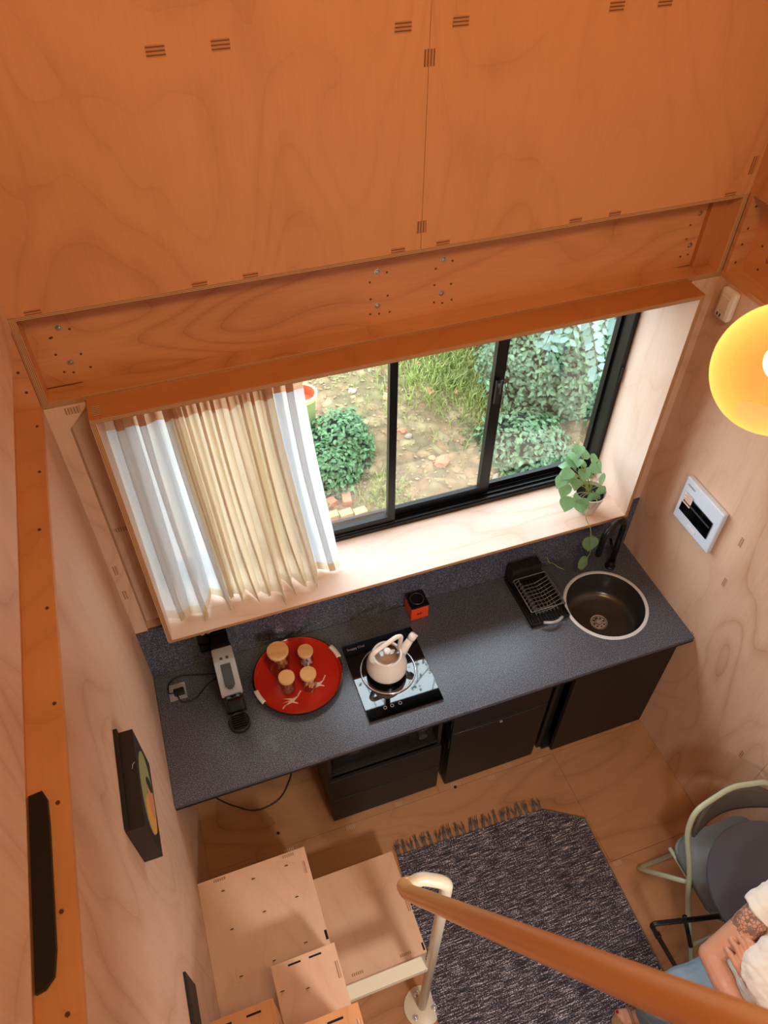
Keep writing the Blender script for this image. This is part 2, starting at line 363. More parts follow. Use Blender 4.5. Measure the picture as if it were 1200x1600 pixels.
def tattooskin():
    """skin with an inked lace tattoo low on the right upper arm"""
    m, nt, p = newmat('skin_body')
    N = nt.nodes.new; L = nt.links.new
    tc = N('ShaderNodeTexCoord')
    n = N('ShaderNodeTexNoise'); n.inputs['Scale'].default_value = 12; L(tc.outputs['Object'], n.inputs[0])
    a = N('ShaderNodeMix'); a.data_type = 'RGBA'; a.inputs[6].default_value = lin((196, 140, 112)); a.inputs[7].default_value = lin((214, 160, 132)); L(n.outputs['Fac'], a.inputs[0])
    v = N('ShaderNodeTexVoronoi'); v.feature = 'DISTANCE_TO_EDGE'; v.inputs['Scale'].default_value = 85; L(tc.outputs['Object'], v.inputs[0])
    li = N('ShaderNodeMath'); li.operation = 'LESS_THAN'; li.inputs[1].default_value = 0.10; L(v.outputs['Distance'], li.inputs[0])
    v2 = N('ShaderNodeTexNoise'); v2.inputs['Scale'].default_value = 30; L(tc.outputs['Object'], v2.inputs[0])
    g2 = N('ShaderNodeMath'); g2.operation = 'GREATER_THAN'; g2.inputs[1].default_value = 0.56; L(v2.outputs['Fac'], g2.inputs[0])
    mxx = N('ShaderNodeMath'); mxx.operation = 'MAXIMUM'; L(li.outputs[0], mxx.inputs[0]); L(g2.outputs[0], mxx.inputs[1])
    sub = N('ShaderNodeVectorMath'); sub.operation = 'DISTANCE'; sub.inputs[1].default_value = TATTOO; L(tc.outputs['Object'], sub.inputs[0])
    wob = N('ShaderNodeMath'); wob.operation = 'MULTIPLY_ADD'; wob.inputs[1].default_value = 0.06; L(v2.outputs['Fac'], wob.inputs[0]); L(sub.outputs['Value'], wob.inputs[2])
    lt = N('ShaderNodeMath'); lt.operation = 'LESS_THAN'; lt.inputs[1].default_value = 0.110; L(wob.outputs[0], lt.inputs[0])
    ml = N('ShaderNodeMath'); ml.operation = 'MULTIPLY'; L(lt.outputs[0], ml.inputs[0]); L(mxx.outputs[0], ml.inputs[1])
    m7 = N('ShaderNodeMath'); m7.operation = 'MULTIPLY'; m7.inputs[1].default_value = 0.68; L(ml.outputs[0], m7.inputs[0])
    b = N('ShaderNodeMix'); b.data_type = 'RGBA'; L(m7.outputs[0], b.inputs[0]); L(a.outputs[2], b.inputs[6]); b.inputs[7].default_value = lin((72, 62, 56))
    L(b.outputs[2], p.inputs['Base Color']); p.inputs['Roughness'].default_value = 0.45
    p.inputs['Subsurface Weight'].default_value = 0.08; p.inputs['Subsurface Radius'].default_value = (0.02, 0.01, 0.005)
    M['skin_body'] = m
TATTOO = (1.845, -1.70, 1.01)
tattooskin()

# ------------------------------------------------------------------ geometry helpers
def build(name, bm, mat, parent=None, smooth=False, loc=None, mods=None):
    bmesh.ops.recalc_face_normals(bm, faces=bm.faces)
    me = bpy.data.meshes.new(name); bm.to_mesh(me); bm.free()
    for mm in (mat if isinstance(mat, (list, tuple)) else [mat]): me.materials.append(M[mm])
    if smooth:
        me.polygons.foreach_set('use_smooth', [True] * len(me.polygons))
    o = bpy.data.objects.new(name, me); COL.objects.link(o)
    if parent:
        o.parent = parent
        if loc is None: # mesh was made in world coordinates
            o.matrix_parent_inverse = Matrix.Identity(4)
            o.location = -wl(parent)
        else: o.location = loc
    elif loc is not None: o.location = loc
    return o

def wl(o):
    v = Vector((0, 0, 0))
    while o: v += o.location; o = o.parent
    return v

def tag(o, label=None, cat=None, group=None, kind=None):
    if label: o['label'] = label
    if cat: o['category'] = cat
    if group: o['group'] = group
    if kind: o['kind'] = kind
    return o

def thing(name, loc, label, cat, group=None):
    o = bpy.data.objects.new(name, None); COL.objects.link(o); o.location = loc; o.empty_display_size = 0.05
    return tag(o, label, cat, group)

def nb(): return bmesh.new()

def box(bm, x0, x1, y0, y1, z0, z1, bev=0.0, mi=0, rot=0.0):
    vs = [bm.verts.new(c) for c in ((x0, y0, z0), (x1, y0, z0), (x1, y1, z0), (x0, y1, z0), (x0, y0, z1), (x1, y0, z1), (x1, y1, z1), (x0, y1, z1))]
    fs = [bm.faces.new([vs[i] for i in f]) for f in ((3, 2, 1, 0), (4, 5, 6, 7), (0, 1, 5, 4), (1, 2, 6, 5), (2, 3, 7, 6), (3, 0, 4, 7))]
    for f in fs: f.material_index = mi
    if rot:
        c = Vector(((x0 + x1) / 2, (y0 + y1) / 2, 0)); bmesh.ops.rotate(bm, verts=vs, cent=c, matrix=Matrix.Rotation(rot, 3, 'Z'))
    if bev:
        es = list({e for f in fs for e in f.edges})
        bmesh.ops.bevel(bm, geom=es, offset=bev, segments=2, affect='EDGES', profile=0.6)
    return bm

def B(name, dims, mat, parent=None, bev=0.0015, rot=0.0):
    return build(name, box(nb(), *dims, bev=bev, rot=rot), mat, parent)

def prism(bm, pts, z0, z1):
    a = [bm.verts.new((p[0], p[1], z0)) for p in pts]; b = [bm.verts.new((p[0], p[1], z1)) for p in pts]
    bm.faces.new(list(reversed(a))); bm.faces.new(b)
    n = len(pts)
    for i in range(n): bm.faces.new((a[i], a[(i + 1) % n], b[(i + 1) % n], b[i]))
    return bm

def tube(bm, pts, r, seg=12, closed=False, cap=True):
    pts = [Vector(p) for p in pts]; n = len(pts); rings = []
    rr = r if isinstance(r, (list, tuple)) else [r] * n
    up = None
    for i, p in enumerate(pts):
        if closed: t = (pts[(i + 1) % n] - pts[i - 1])
        else: t = pts[min(i + 1, n - 1)] - pts[max(i - 1, 0)]
        t.normalize()
        if up is None:
            up = t.cross(Vector((0.13, 0.31, 0.94)))
            if up.length < 0.05: up = t.cross(Vector((1, 0, 0)))
        u = (up - t * up.dot(t)).normalized(); up = u; v = t.cross(u)
        rings.append([bm.verts.new(p + (u * math.cos(2 * PI * k / seg) + v * math.sin(2 * PI * k / seg)) * rr[i]) for k in range(seg)])
    m = n if closed else n - 1
    for i in range(m):
        a, b = rings[i], rings[(i + 1) % n]
        for k in range(seg): bm.faces.new((a[k], a[(k + 1) % seg], b[(k + 1) % seg], b[k]))
    if cap and not closed: bm.faces.new(list(reversed(rings[0]))); bm.faces.new(rings[-1])
    return bm

def fillet(pts, r, n=6):
    """round the corners of a polyline"""
    P = [Vector(p) for p in pts]; out = [P[0]]
    for i in range(1, len(P) - 1):
        a, b, c = P[i - 1], P[i], P[i + 1]
        d1 = (a - b); d2 = (c - b); k = min(r, d1.length * 0.45, d2.length * 0.45)
        s = b + d1.normalized() * k; e = b + d2.normalized() * k
        for j in range(n + 1):
            t = j / n; out.append(s * (1 - t) ** 2 + b * 2 * t * (1 - t) + e * t * t)
    out.append(P[-1]); return out

def T(name, pts, r, mat, parent=None, seg=12, closed=False, smooth=True):
    return build(name, tube(nb(), pts, r, seg, closed), mat, parent, smooth)

def lathe(bm, prof, c=(0, 0, 0), seg=40, mi=0):
    rings = []
    for r, z in prof:
        if r < 1e-6: rings.append([bm.verts.new((c[0], c[1], c[2] + z))])
        else: rings.append([bm.verts.new((c[0] + r * math.cos(2 * PI * k / seg), c[1] + r * math.sin(2 * PI * k / seg), c[2] + z)) for k in range(seg)])
    for a, b in zip(rings, rings[1:]):
        for k in range(seg):
            k2 = (k + 1) % seg
            if len(a) == 1 and len(b) == 1: continue
            if len(a) == 1: f = bm.faces.new((a[0], b[k2], b[k]))
            elif len(b) == 1: f = bm.faces.new((a[k], a[k2], b[0]))
            else: f = bm.faces.new((a[k], a[k2], b[k2], b[k]))
            f.material_index = mi
    return bm

def LT(name, prof, c, mat, parent=None, seg=40, smooth=True):
    o = build(name, lathe(nb(), prof, c, seg), mat, parent, smooth)
    if smooth: autosm(o)
    return o

def autosm(o, ang=0.6):
    me = o.data
    bm = bmesh.new(); bm.from_mesh(me)
    for e in bm.edges:
        if len(e.link_faces) == 2 and e.calc_face_angle(0) > ang: e.smooth = False
    bm.to_mesh(me); bm.free()

def cyl(bm, c, r, h, seg=24, axis='z', mi=0):
    a = lathe(bmesh.new(), [(0, 0), (r, 0), (r, h), (0, h)], (0, 0, 0), seg, mi)
    R = {'z': Matrix.Identity(4), 'x': Matrix.Rotation(PI / 2, 4, 'Y'), 'y': Matrix.Rotation(-PI / 2, 4, 'X')}[axis]
    bmesh.ops.transform(a, matrix=Matrix.Translation(c) @ R, verts=a.verts)
    me = bpy.data.meshes.new('t'); a.to_mesh(me); a.free(); bm.from_mesh(me); bpy.data.meshes.remove(me)
    return bm

def copyof(o, loc, parent=None, rot=None, scale=None):
    c = o.copy(); COL.objects.link(c); c.location = loc; c.parent = parent
    if rot is not None: c.rotation_euler = rot
    if scale is not None: c.scale = scale if hasattr(scale, '__len__') else (scale,) * 3
    return c

def capsule(bm, p0, p1, r0, r1, seg=14, flat=1.0, fdir=None):
    """tapered capsule; flat squeezes it along fdir"""
    p0 = Vector(p0); p1 = Vector(p1); t = (p1 - p0)
    L = t.length; t = t.normalized() if L > 1e-6 else Vector((0, 0, 1))
    f = Vector(fdir) if fdir else Vector((0.2, 0.4, 0.9))
    u = (f - t * f.dot(t))
    if u.length < 0.05: u = t.orthogonal()
    u.normalize(); v = t.cross(u)
    prof = []
    for i in range(5): a = PI / 2 * i / 5; prof.append((p0 - t * r0 * math.cos(a), r0 * math.sin(a)))
    for i in range(6): a = PI / 2 * i / 5; prof.append((p1 + t * r1 * math.sin(a), r1 * math.cos(a)))
    rings = []
    for c, r in prof:
        if r < 1e-5: rings.append([bm.verts.new(c)])
        else: rings.append([bm.verts.new(c + (u * math.cos(2 * PI * k / seg) * flat + v * math.sin(2 * PI * k / seg)) * r) for k in range(seg)])
    for a, b in zip(rings, rings[1:]):
        for k in range(seg):
            k2 = (k + 1) % seg
            if len(a) == 1 and len(b) == 1: continue
            if len(a) == 1: bm.faces.new((a[0], b[k2], b[k]))
            elif len(b) == 1: bm.faces.new((a[k], a[k2], b[0]))
            else: bm.faces.new((a[k], a[k2], b[k2], b[k]))

def remesh(o, voxel, smooth=4, factor=0.5, disp=None):
    m = o.modifiers.new('r', 'REMESH'); m.mode = 'VOXEL'; m.voxel_size = voxel
    s = o.modifiers.new('s', 'SMOOTH'); s.factor = factor; s.iterations = smooth
    dg = bpy.context.evaluated_depsgraph_get()
    me = bpy.data.meshes.new_from_object(o.evaluated_get(dg)); old = o.data
    o.modifiers.clear(); o.data = me
    if not me.materials:
        for mm in old.materials: me.materials.append(mm)
    me.polygons.foreach_set('use_smooth', [True] * len(me.polygons))
    bpy.data.meshes.remove(old)
    if disp:
        src = [(v.co.copy(), v.normal.copy()) for v in me.vertices]; out = []
        for c, n in src: out.extend(c + disp(c, n))
        me.vertices.foreach_set('co', out); me.update()
    return o

def text(name, s, size, mat, loc, rot, parent=None, ext=0.0004):
    cu = bpy.data.curves.new(name, 'FONT'); cu.body = s; cu.size = size; cu.extrude = ext; cu.resolution_u = 3
    o = bpy.data.objects.new(name, cu); COL.objects.link(o)
    dg = bpy.context.evaluated_depsgraph_get()
    me = bpy.data.meshes.new_from_object(o.evaluated_get(dg)); bpy.data.objects.remove(o)
    me.materials.clear(); me.materials.append(M[mat])
    ob = bpy.data.objects.new(name, me); COL.objects.link(ob); ob.rotation_euler = rot
    ob.parent = parent; ob.location = Vector(loc) - (wl(parent) if parent else Vector())
    return ob

def struct(o, label=None):
    o['kind'] = 'structure'
    if label: o['label'] = label
    return o

# ------------------------------------------------------------------ the room
CEIL = 5.0
Z1, Z2 = 2.733, 2.441            # recess of the ring beam
YR = -4.2
UP0 = 1.236                      # top of the worktop upstand
BX0, BX1, BZ0, BZ1, BYF, BYW = 0.125, 2.269, 1.257, 2.431, -0.108, 0.175   # window box

# floor of plywood sheets
fl = struct(B('floor', (-0.15, W + 0.15, YR, 0.12, -0.05, -0.004), 'dark_void', bev=0), 'plywood sheet floor')
xs = [[0.0, 1.20, W], [0.0, 1.86, W], [0.0, 0.9, W], [0, 1.3, W], [0, .8, W], [0, 1.6, W]]
ys = [0.10, -0.575, -1.172, -1.78, -2.39, -3.0, -3.6, YR]
k = 0
for j in range(len(ys) - 1):
    row = xs[j % 6] if j < 6 else [0.0, W]
    for a, b in zip(row, row[1:]):
        B('floor_panel', (a + .0006, b - .0006, ys[j + 1] + .0006, ys[j] - .0006, -0.004, 0.0), 'ply_floor', fl, bev=0.0005)
for x, y in ((0.71, -.59), (1.30, -.558), (1.49, -.59), (1.77, -.59), (0.39, -.60), (1.89, -1.187), (2.33, -.56), (1.60, -.56), (.98, -.56)):
    B('floor_tenon', (x - .024, x + .024, y - .012, y + .012, -.001, .0006), 'tenon_pale', fl, bev=0)

# window wall, lower part: corner posts, recessed board, rail under the ring beam
wf = struct(B('wall_front', (-0.08, W + 0.08, 0.075, 0.10, 0.0, 1.25), 'ply_wall_z', bev=0), 'plywood window wall')
B('board', (0.0, BX0, 0.052, 0.07, 1.2, 1.798), 'ply_wall_z', wf)
B('board', (0.0, BX0, 0.052, 0.07, 1.80, 2.42), 'ply_wall_z', wf)
B('board', (BX1, W, 0.052, 0.07, 1.2, 2.42), 'ply_wall_z', wf)
B('board', (0.0, W, 0.012, 0.074, 0.0, 0.89), 'ply_wall_z', wf)
B('filler', (0.0, W, 0.0118, 0.074, 0.9, UP0 - .001), 'ply_wall_z', wf)
B('post', (0.0, 0.052, 0.0, 0.052, UP0, Z2 - 0.02), 'ply_wall_z', wf)
B('post', (W - 0.052, W, 0.0, 0.052, UP0, Z2 - 0.02), 'ply_wall_z', wf)
# chamfered gussets
for sx, x0 in ((1, 0.0), (-1, W)):
    g = nb(); pts = [(x0, 0.0), (x0 + sx * 0.118, 0.0), (x0 + sx * 0.118, 0.0)]
    a = [(x0 + sx * .0, Z2 - .02), (x0 + sx * .122, Z2 - .02), (x0 + sx * .122, Z2 - .035), (x0 + sx * .052, Z2 - .11), (x0 + sx * 0.0, Z2 - .11)]
    f1 = [g.verts.new((p[0], -0.0004, p[1])) for p in a]; f2 = [g.verts.new((p[0], 0.05, p[1])) for p in a]
    g.faces.new(f1); g.faces.new(list(reversed(f2)))
    for i in range(5): g.faces.new((f1[i], f2[i], f2[(i + 1) % 5], f1[(i + 1) % 5]))
    build('gusset', g, 'ply_wall_z', wf)
B('gusset_tenon', (0.055, 0.10, -.0012, 0.0, Z2 - .055, Z2 - .03), 'tenon_pale', wf, bev=0)
for z in (1.47, 1.62): B('post_tenon', (0.012, 0.03, -.0008, 0.002, z, z + .05), 'tenon_pale', wf, bev=0)
B('board_tenon', (0.06, 0.11, 0.0505, 0.053, 1.79, 1.81), 'tenon_pale', wf, bev=0)

# ring beam: lower flange, recessed web, sawn edge of the upper wall
tr1 = struct(B('trim_1', (-0.09, W + 0.09, 0.0, 0.095, Z2 - 0.018, Z2), 'ply_beam', bev=0.0006), 'plywood shelf flange of the ring beam over the window')
B('flange_edge', (0.0, W, -0.0012, 0.0, Z2 - 0.018, Z2), 'ply_edge_z', tr1, bev=0)
B('web_board', (0.02, W - 0.02, 0.075, 0.095, Z2, Z1), 'ply_beam', tr1, bev=0)
B('end_plate', (0.0, 0.02, -0.0004, 0.075, Z2, Z1), 'ply_beam_y', tr1, bev=0.0006)
B('end_plate_edge', (0.001, 0.019, -0.0018, -0.0004, Z2, Z1), 'ply_edge_x', tr1, bev=0)
B('end_plate', (W - 0.02, W, -0.0004, 0.075, Z2, Z1), 'ply_beam_y', tr1, bev=0.0006)
B('end_plate_edge', (W - .019, W - .001, -0.0018, -0.0004, Z2, Z1), 'ply_edge_x', tr1, bev=0)
B('stiffener', (W - 0.09, W - 0.02, 0.055, 0.075, Z2, Z1), 'ply_beam_dark', tr1)
B('leak_blocker', (-0.15, 0.0, -0.0005, 0.12, Z2 - .02, Z1 + .02), 'dark_void', tr1, bev=0)  # unseen dark blocks added here to stop sky light leaking in
B('leak_blocker', (W, W + 0.15, -0.0005, 0.12, Z2 - .02, Z1 + .02), 'dark_void', tr1, bev=0)
B('leak_blocker', (-0.15, W + .15, 0.096, 0.12, Z2 - .02, Z1 + .02), 'dark_void', tr1, bev=0)
B('leak_blocker', (-0.15, BX0, 0.071, 0.12, 0, Z2), 'dark_void', tr1, bev=0)
B('leak_blocker', (BX1, W + .15, 0.071, 0.12, 0, Z2), 'dark_void', tr1, bev=0)
bolt = LT('bolt', [(0.0, 0.006), (0.003, 0.006), (0.0035, 0.004), (0.006, 0.0035), (0.0075, 0.001), (0.0105, 0.0008), (0.0105, 0)], (0, 0, 0), 'bolt_metal', tr1, 12)
bolt.location = (0.11, 0.075, 2.638); bolt.rotation_euler = (PI / 2, 0, 0)
for x, z in ((0.11, 2.517), (1.086, 2.637), (1.086, 2.515), (1.313, 2.641), (1.314, 2.517), (2.297, 2.646), (2.297, 2.525)):
    copyof(bolt, (x, 0.075, z), tr1, (PI / 2, 0, 0))
screw = LT('screw', [(0, 0.0012), (0.0035, 0.0012), (0.004, 0)], (0, 0, 0), 'screw_dark', tr1, 8)
screw.location = (0.084, 0.075, 2.61); screw.rotation_euler = (PI / 2, 0, 0)
rs = random.Random(3)
for cx in (0.11, 1.086, 1.313, 2.297):
    for dx, dz in ((-.028, -.03), (.03, -.012), (.035, -.095), (-.026, -.09), (0.002, -.155), (.045, -.15), (-.03, -.15)):
        copyof(screw, (cx + dx + rs.uniform(-.006, .006), 0.075, 2.638 + dz + rs.uniform(-.005, .005)), tr1, (PI / 2, 0, 0))

# upper window wall: two big sheets with tenons
wu = struct(B('wall_upper', (-0.1, W + 0.1, 0.012, 0.095, Z1 + 0.004, CEIL), 'dark_void', bev=0), 'plywood wall above the window, warm light tinted into its colour')
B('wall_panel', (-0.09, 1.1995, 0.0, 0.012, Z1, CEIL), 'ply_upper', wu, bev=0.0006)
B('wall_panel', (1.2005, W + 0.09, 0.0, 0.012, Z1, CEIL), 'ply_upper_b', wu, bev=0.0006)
B('panel_edge', (0.0, W, -0.0012, 0.0125, Z1 - 0.012, Z1), 'ply_edge_z', wu, bev=0)
def tn(x0, x1, z0, z1, vert=False, par=None, y=0.0):
    B('tenon', (x0, x1, y - 0.0012, y + 0.002, z0, z1), 'tenon_x' if vert else 'tenon_z', par or wu, bev=0)
for x in (0.523, 0.673, 1.127, 1.282, 1.733, 1.883):
    tn(x - .022, x + .022, 3.317, 3.343)
for x in (0.07, 0.523, 0.671, 1.126, 1.273, 1.735, 1.88, 2.33):
    tn(x - .022, x + .022, Z1 + 0.002, Z1 + 0.016)
tn(1.186, 1.216, 3.236, 3.276, True); tn(1.184, 1.214, 2.785, 2.822, True); tn(2.375, 2.395, 2.80, 2.86, True)

# left wall
wlf = struct(B('wall_left', (-0.12, -0.012, YR, 0.10, 0.0, Z2 - 0.018), 'dark_void', bev=0), 'plywood left wall')
for a, b in ((0.10, -1.20), (-1.20, -2.40), (-2.40, -3.60), (-3.60, YR)):
    B('wall_panel', (-0.012, 0.0, b + .0006, a - .0006, 0.0, Z2 - 0.018), 'ply_wall_y', wlf, bev=0.0005)
wlu = struct(B('wall_left_upper', (-0.12, -0.014, YR, 0.10, 2.70, CEIL), 'dark_void', bev=0), 'plywood left wall above the beam')
for a, b in ((0.0, -1.2), (-1.2, -2.4), (-2.4, -3.6), (-3.6, YR)):
    B('wall_panel', (-0.014, 0.001, b + .0006, a - .0006, 2.70, CEIL), 'ply_wall_y', wlu, bev=0.0005)
tr2 = struct(B('trim_2', (-0.12, 0.0, YR, -0.0006, Z2 - 0.018, Z2), 'ply_beam_y', bev=0.0006), 'plywood flange along the left wall')
B('web_board', (-0.11, -0.075, YR, -0.001, Z2, 2.70), 'ply_beam_y', tr2, bev=0)
B('corner_plate', (-0.075, -0.0006, -0.018, -0.002, Z2, Z1), 'ply_beam', tr2, bev=0.0005)
screw2 = copyof(screw, (-0.022, -0.0185, 2.64), tr2, (PI / 2, 0, 0)); screw2.scale = (1.15, 1.15, 1.15)
for z in (2.575, 2.505): copyof(screw2, (-0.022, -0.0185, z), tr2, (PI / 2, 0, 0))
for y in (-.10, -.30, -.52, -.78, -1.04, -1.26, -1.46, -1.62): copyof(screw2, (-0.02 + .006 * math.sin(y * 40), y, Z2), tr2, (0, 0, 0))
sl = nb(); pts = [(-.07, -1.235), (-.045, -1.232), (-.037, -1.25), (-.035, -1.30), (-.035, -1.52), (-.04, -1.56), (-.055, -1.575), (-.07, -1.578)]
prism(sl, pts, Z2 + 0.0002, Z2 + 0.012)
build('grip_slot', sl, 'black_satin', tr2)

# right wall
wr = struct(B('wall_right', (W + 0.012, W + 0.12, YR, 0.10, 0.0, Z2 - 0.018), 'dark_void', bev=0), 'plywood right wall')
for a, b in ((0.10, -1.21), (-1.21, -2.40), (-2.40, -3.60), (-3.60, YR)):
    B('wall_panel', (W, W + 0.012, b + .0006, a - .0006, 0.0, Z2 - 0.018), 'ply_wall_z', wr, bev=0.0005)
for y, z, v in ((-.60, 1.53, 0), (-.62, 1.29, 0), (-.60, .86, 0), (-1.10, .62, 0)):
    B('wall_tenon', (W - .0008, W + .001, y - .009, y + .009, z, z + .05), 'tenon_y', wr, bev=0)
wru = struct(B('wall_right_upper', (W + 0.012, W + 0.12, YR, 0.10, Z1 + 0.003, CEIL), 'dark_void', bev=0), 'plywood right wall above the beam')
for a, b in ((0.0, -1.2), (-1.2, -2.4), (-2.4, -3.6), (-3.6, YR)):
    B('wall_panel', (W, W + 0.012, b + .0006, a - .0006, Z1, CEIL), 'ply_upper', wru, bev=0.0005)
tr3 = struct(B('trim_3', (W, W + 0.12, YR, -0.0006, Z2 - 0.018, Z2), 'ply_beam_y', bev=0.0006), 'plywood flange along the right wall')
B('web_board', (W + 0.075, W + 0.11, YR, -0.02, Z2, Z1), 'ply_beam_y', tr3, bev=0)
B('corner_plate', (W + 0.0006, W + 0.075, -0.02, -0.002, Z2, Z1), 'ply_beam', tr3, bev=0.0005)
for z in (2.69, 2.61, 2.55, 2.48): copyof(screw2, (W + .03, -0.0205, z), tr3, (PI / 2, 0, 0))
for y, z in ((-.07, 2.56), (-.09, 2.48), (-.20, 2.60)): copyof(screw2, (W + .0745, y, z), tr3, (0, -PI / 2, 0))
b2 = copyof(bolt, (W + .0745, -.12, 2.53), tr3, (0, -PI / 2, 0))

wb = struct(B('wall_rear', (-0.12, W + 0.12, YR - 0.1, YR, 0.0, CEIL), 'ply_wall_z', bev=0), 'plywood rear wall')
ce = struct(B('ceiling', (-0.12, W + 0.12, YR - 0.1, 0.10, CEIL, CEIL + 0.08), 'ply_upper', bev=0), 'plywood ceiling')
lo = struct(B('loft_floor', (0.0005, W - .0005, YR + .001, -2.62, 2.45, 2.60), 'ply_floor', bev=0.001), 'plywood loft floor')

# ------------------------------------------------------------------ window with its plywood box
win = bpy.data.objects.new('window_1', None); COL.objects.link(win); win.location = (1.197, 0.2, BZ0); struct(win, 'black aluminium sliding window in a plywood box')
BT = 0.018
B('sill_board', (BX0, BX1, BYF, 0.30, BZ0, BZ0 + BT), 'ply_sill', win, bev=0.0006)
B('sill_edge', (BX0, BX1, BYF - .001, BYF, BZ0 + .001, BZ0 + BT - .001), 'ply_edge_z', win, bev=0)
B('box_side', (BX0, BX0 + BT, BYF, 0.30, BZ0 + BT, BZ1 - BT), 'ply_reveal', win, bev=0.0006)
B('box_side_edge', (BX0 + .001, BX0 + BT - .001, BYF - .001, BYF, BZ0 + BT, BZ1 - BT), 'ply_edge_x', win, bev=0)
B('box_side', (BX1 - BT, BX1, BYF, 0.30, BZ0 + BT, BZ1 - BT), 'ply_reveal', win, bev=0.0006)
B('box_side_edge', (BX1 - BT + .001, BX1 - .001, BYF - .001, BYF, BZ0 + BT, BZ1 - BT), 'ply_edge_x', win, bev=0)
B('box_lid', (BX0, BX1, BYF, 0.30, BZ1 - BT, BZ1), 'ply_beam_dark', win, bev=0.0006)
B('box_lid_edge', (BX0, BX1, BYF - .001, BYF, BZ1 - BT + .001, BZ1 - .001), 'ply_edge_z', win, bev=0)
B('box_tenon', (BX0 + .012, BX0 + .036, -.095, -.045, BZ1 - .0005, BZ1 + .0008), 'tenon_y', win, bev=0)
XI0, XI1, ZI0, ZI1 = BX0 + BT, BX1 - BT, BZ0 + BT, BZ1 - BT
# outer frame
B('frame_sill', (XI0, XI1, BYW, 0.285, ZI0, ZI0 + 0.022), 'black_frame', win, bev=0.001)
for yy in (0.18, 0.205, 0.232, 0.26):
    B('track_rib', (XI0 + .03, XI1 - .03, yy, yy + .004, ZI0 + .022, ZI0 + .034), 'black_frame', win, bev=0.0005)
B('frame_head', (XI0, XI1, BYW, 0.285, ZI1 - 0.04, ZI1), 'black_frame', win, bev=0.001)
B('frame_jamb', (XI0, XI0 + .034, BYW, 0.285, ZI0 + .022, ZI1 - .04), 'black_frame', win, bev=0.001)
B('frame_jamb', (XI1 - .024, XI1, BYW, 0.285, ZI0 + .022, ZI1 - .04), 'black_frame', win, bev=0.001)
def sash(x0, x1, y, stile_l, stile_r, rail):
    d = 0.022; z0, z1 = ZI0 + .030, ZI1 - .045
    s = nb()
    box(s, x0, x0 + stile_l, y, y + d, z0, z1, bev=0.001); box(s, x1 - stile_r, x1, y, y + d, z0, z1, bev=0.001)
    box(s, x0 + stile_l, x1 - stile_r, y, y + d, z0, z0 + rail, bev=0.001); box(s, x0 + stile_l, x1 - stile_r, y, y + d, z1 - .03, z1, bev=0.001)
    o = build('sash', s, 'black_frame', win)
    g = nb(); yy = y + d / 2
    box(g, x0 + stile_l - .004, x1 - stile_r + .004, yy - .002, yy + .002, z0 + rail - .004, z1 - .026)
    build('window_pane', g, 'pane_glass', o)
    return o
sash(XI0 + .034, 1.208, 0.186, .034, .033, .036)
s2 = sash(1.182, 1.688, 0.212, .024, .050, .05)
s3 = sash(1.65, XI1 - .024, 0.240, .03, .012, .03)
h = nb(); box(h, 1.646, 1.668, .196, .212, 1.86, 1.98, bev=.003); box(h, 1.650, 1.663, .176, .197, 1.955, 1.975, bev=.003); box(h, 1.652, 1.661, .170, .179, 1.93, 2.0, bev=.003)
build('window_latch', h, 'black_satin', s2)
B('jamb_latch', (XI1 - .02, XI1 - .01, BYW - .006, BYW, 1.85, 1.93), 'black_satin', win)

# ------------------------------------------------------------------ curtain
cur = thing('curtain', (0.5, 0.1, ZI0 + .003), 'sheer off-white gathered curtain hanging over the left part of the window down to the sill', 'curtain')
def curtain_piece(name, x0, x1, xb0, xb1, folds, amp, mat, yt, yb0, yb1, ph, zbot, seed, ragged=0.02):
    nx, nz = int(folds * 22), 46; zt = 2.385; bm = nb(); r = random.Random(seed); V = []
    jit = [r.uniform(-1, 1) for _ in range(200)]
    def jn(t):
        i = int(t); f = t - i; f = f * f * (3 - 2 * f); return jit[i % 200] * (1 - f) + jit[(i + 1) % 200] * f
    for j in range(nz + 1):
        v = j / nz; row = []
        for i in range(nx + 1):
            u = i / nx
            uu = u + (0.30 / folds) * jn(u * folds * 0.8 + 3)
            a = 2 * PI * folds * uu + ph
            bx = (x0 + (x1 - x0) * u) * (1 - v ** 1.3) + (xb0 + (xb1 - xb0) * u) * v ** 1.3
            A = amp * (0.45 + 0.9 * v) * (0.75 + 0.5 * jn(u * folds + 20))
            if v < 0.04: A *= 0.6
            if v > 0.9: A *= 1 + (v - 0.9) * 4
            y = yt * (1 - v) + (yb0 + (yb1 - yb0) * u) * v + A * math.sin(a) + 0.3 * A * math.sin(2.3 * a + 2 * v + seed)
            x = bx + 0.30 * abs(x1 - x0) / folds * math.sin(2 * a + 0.6 * math.sin(3 * v)) + 0.25 * A * math.cos(a + 1.2 * v) + 0.012 * v * jn(u * folds * 0.5 + 50 + 1.5 * v)
            z = zt + (zbot - zt) * v + ragged * v * v * (0.5 + 0.5 * jn(u * folds * 1.1 + 90))
            y += 0.035 * v * v * jn(u * folds * 0.7 + 130)
            y = min(y, 0.165)
            row.append(bm.verts.new((x, y, max(z, ZI0 + .0035))))
        V.append(row)
    for j in range(nz):
        for i in range(nx):
            f = bm.faces.new((V[j][i], V[j][i + 1], V[j + 1][i + 1], V[j + 1][i]))
            f.material_index = 1 if j >= nz - 2 else 2 if j < 6 else 0
    return build(name, bm, [mat, 'voile_hem', 'voile_header'], cur, True)
curtain_piece('drape', 0.155, 0.36, 0.145, 0.40, 2.6, 0.034, 'voile_white', 0.075, -0.01, 0.06, 2.6, ZI0 + .004, 1)
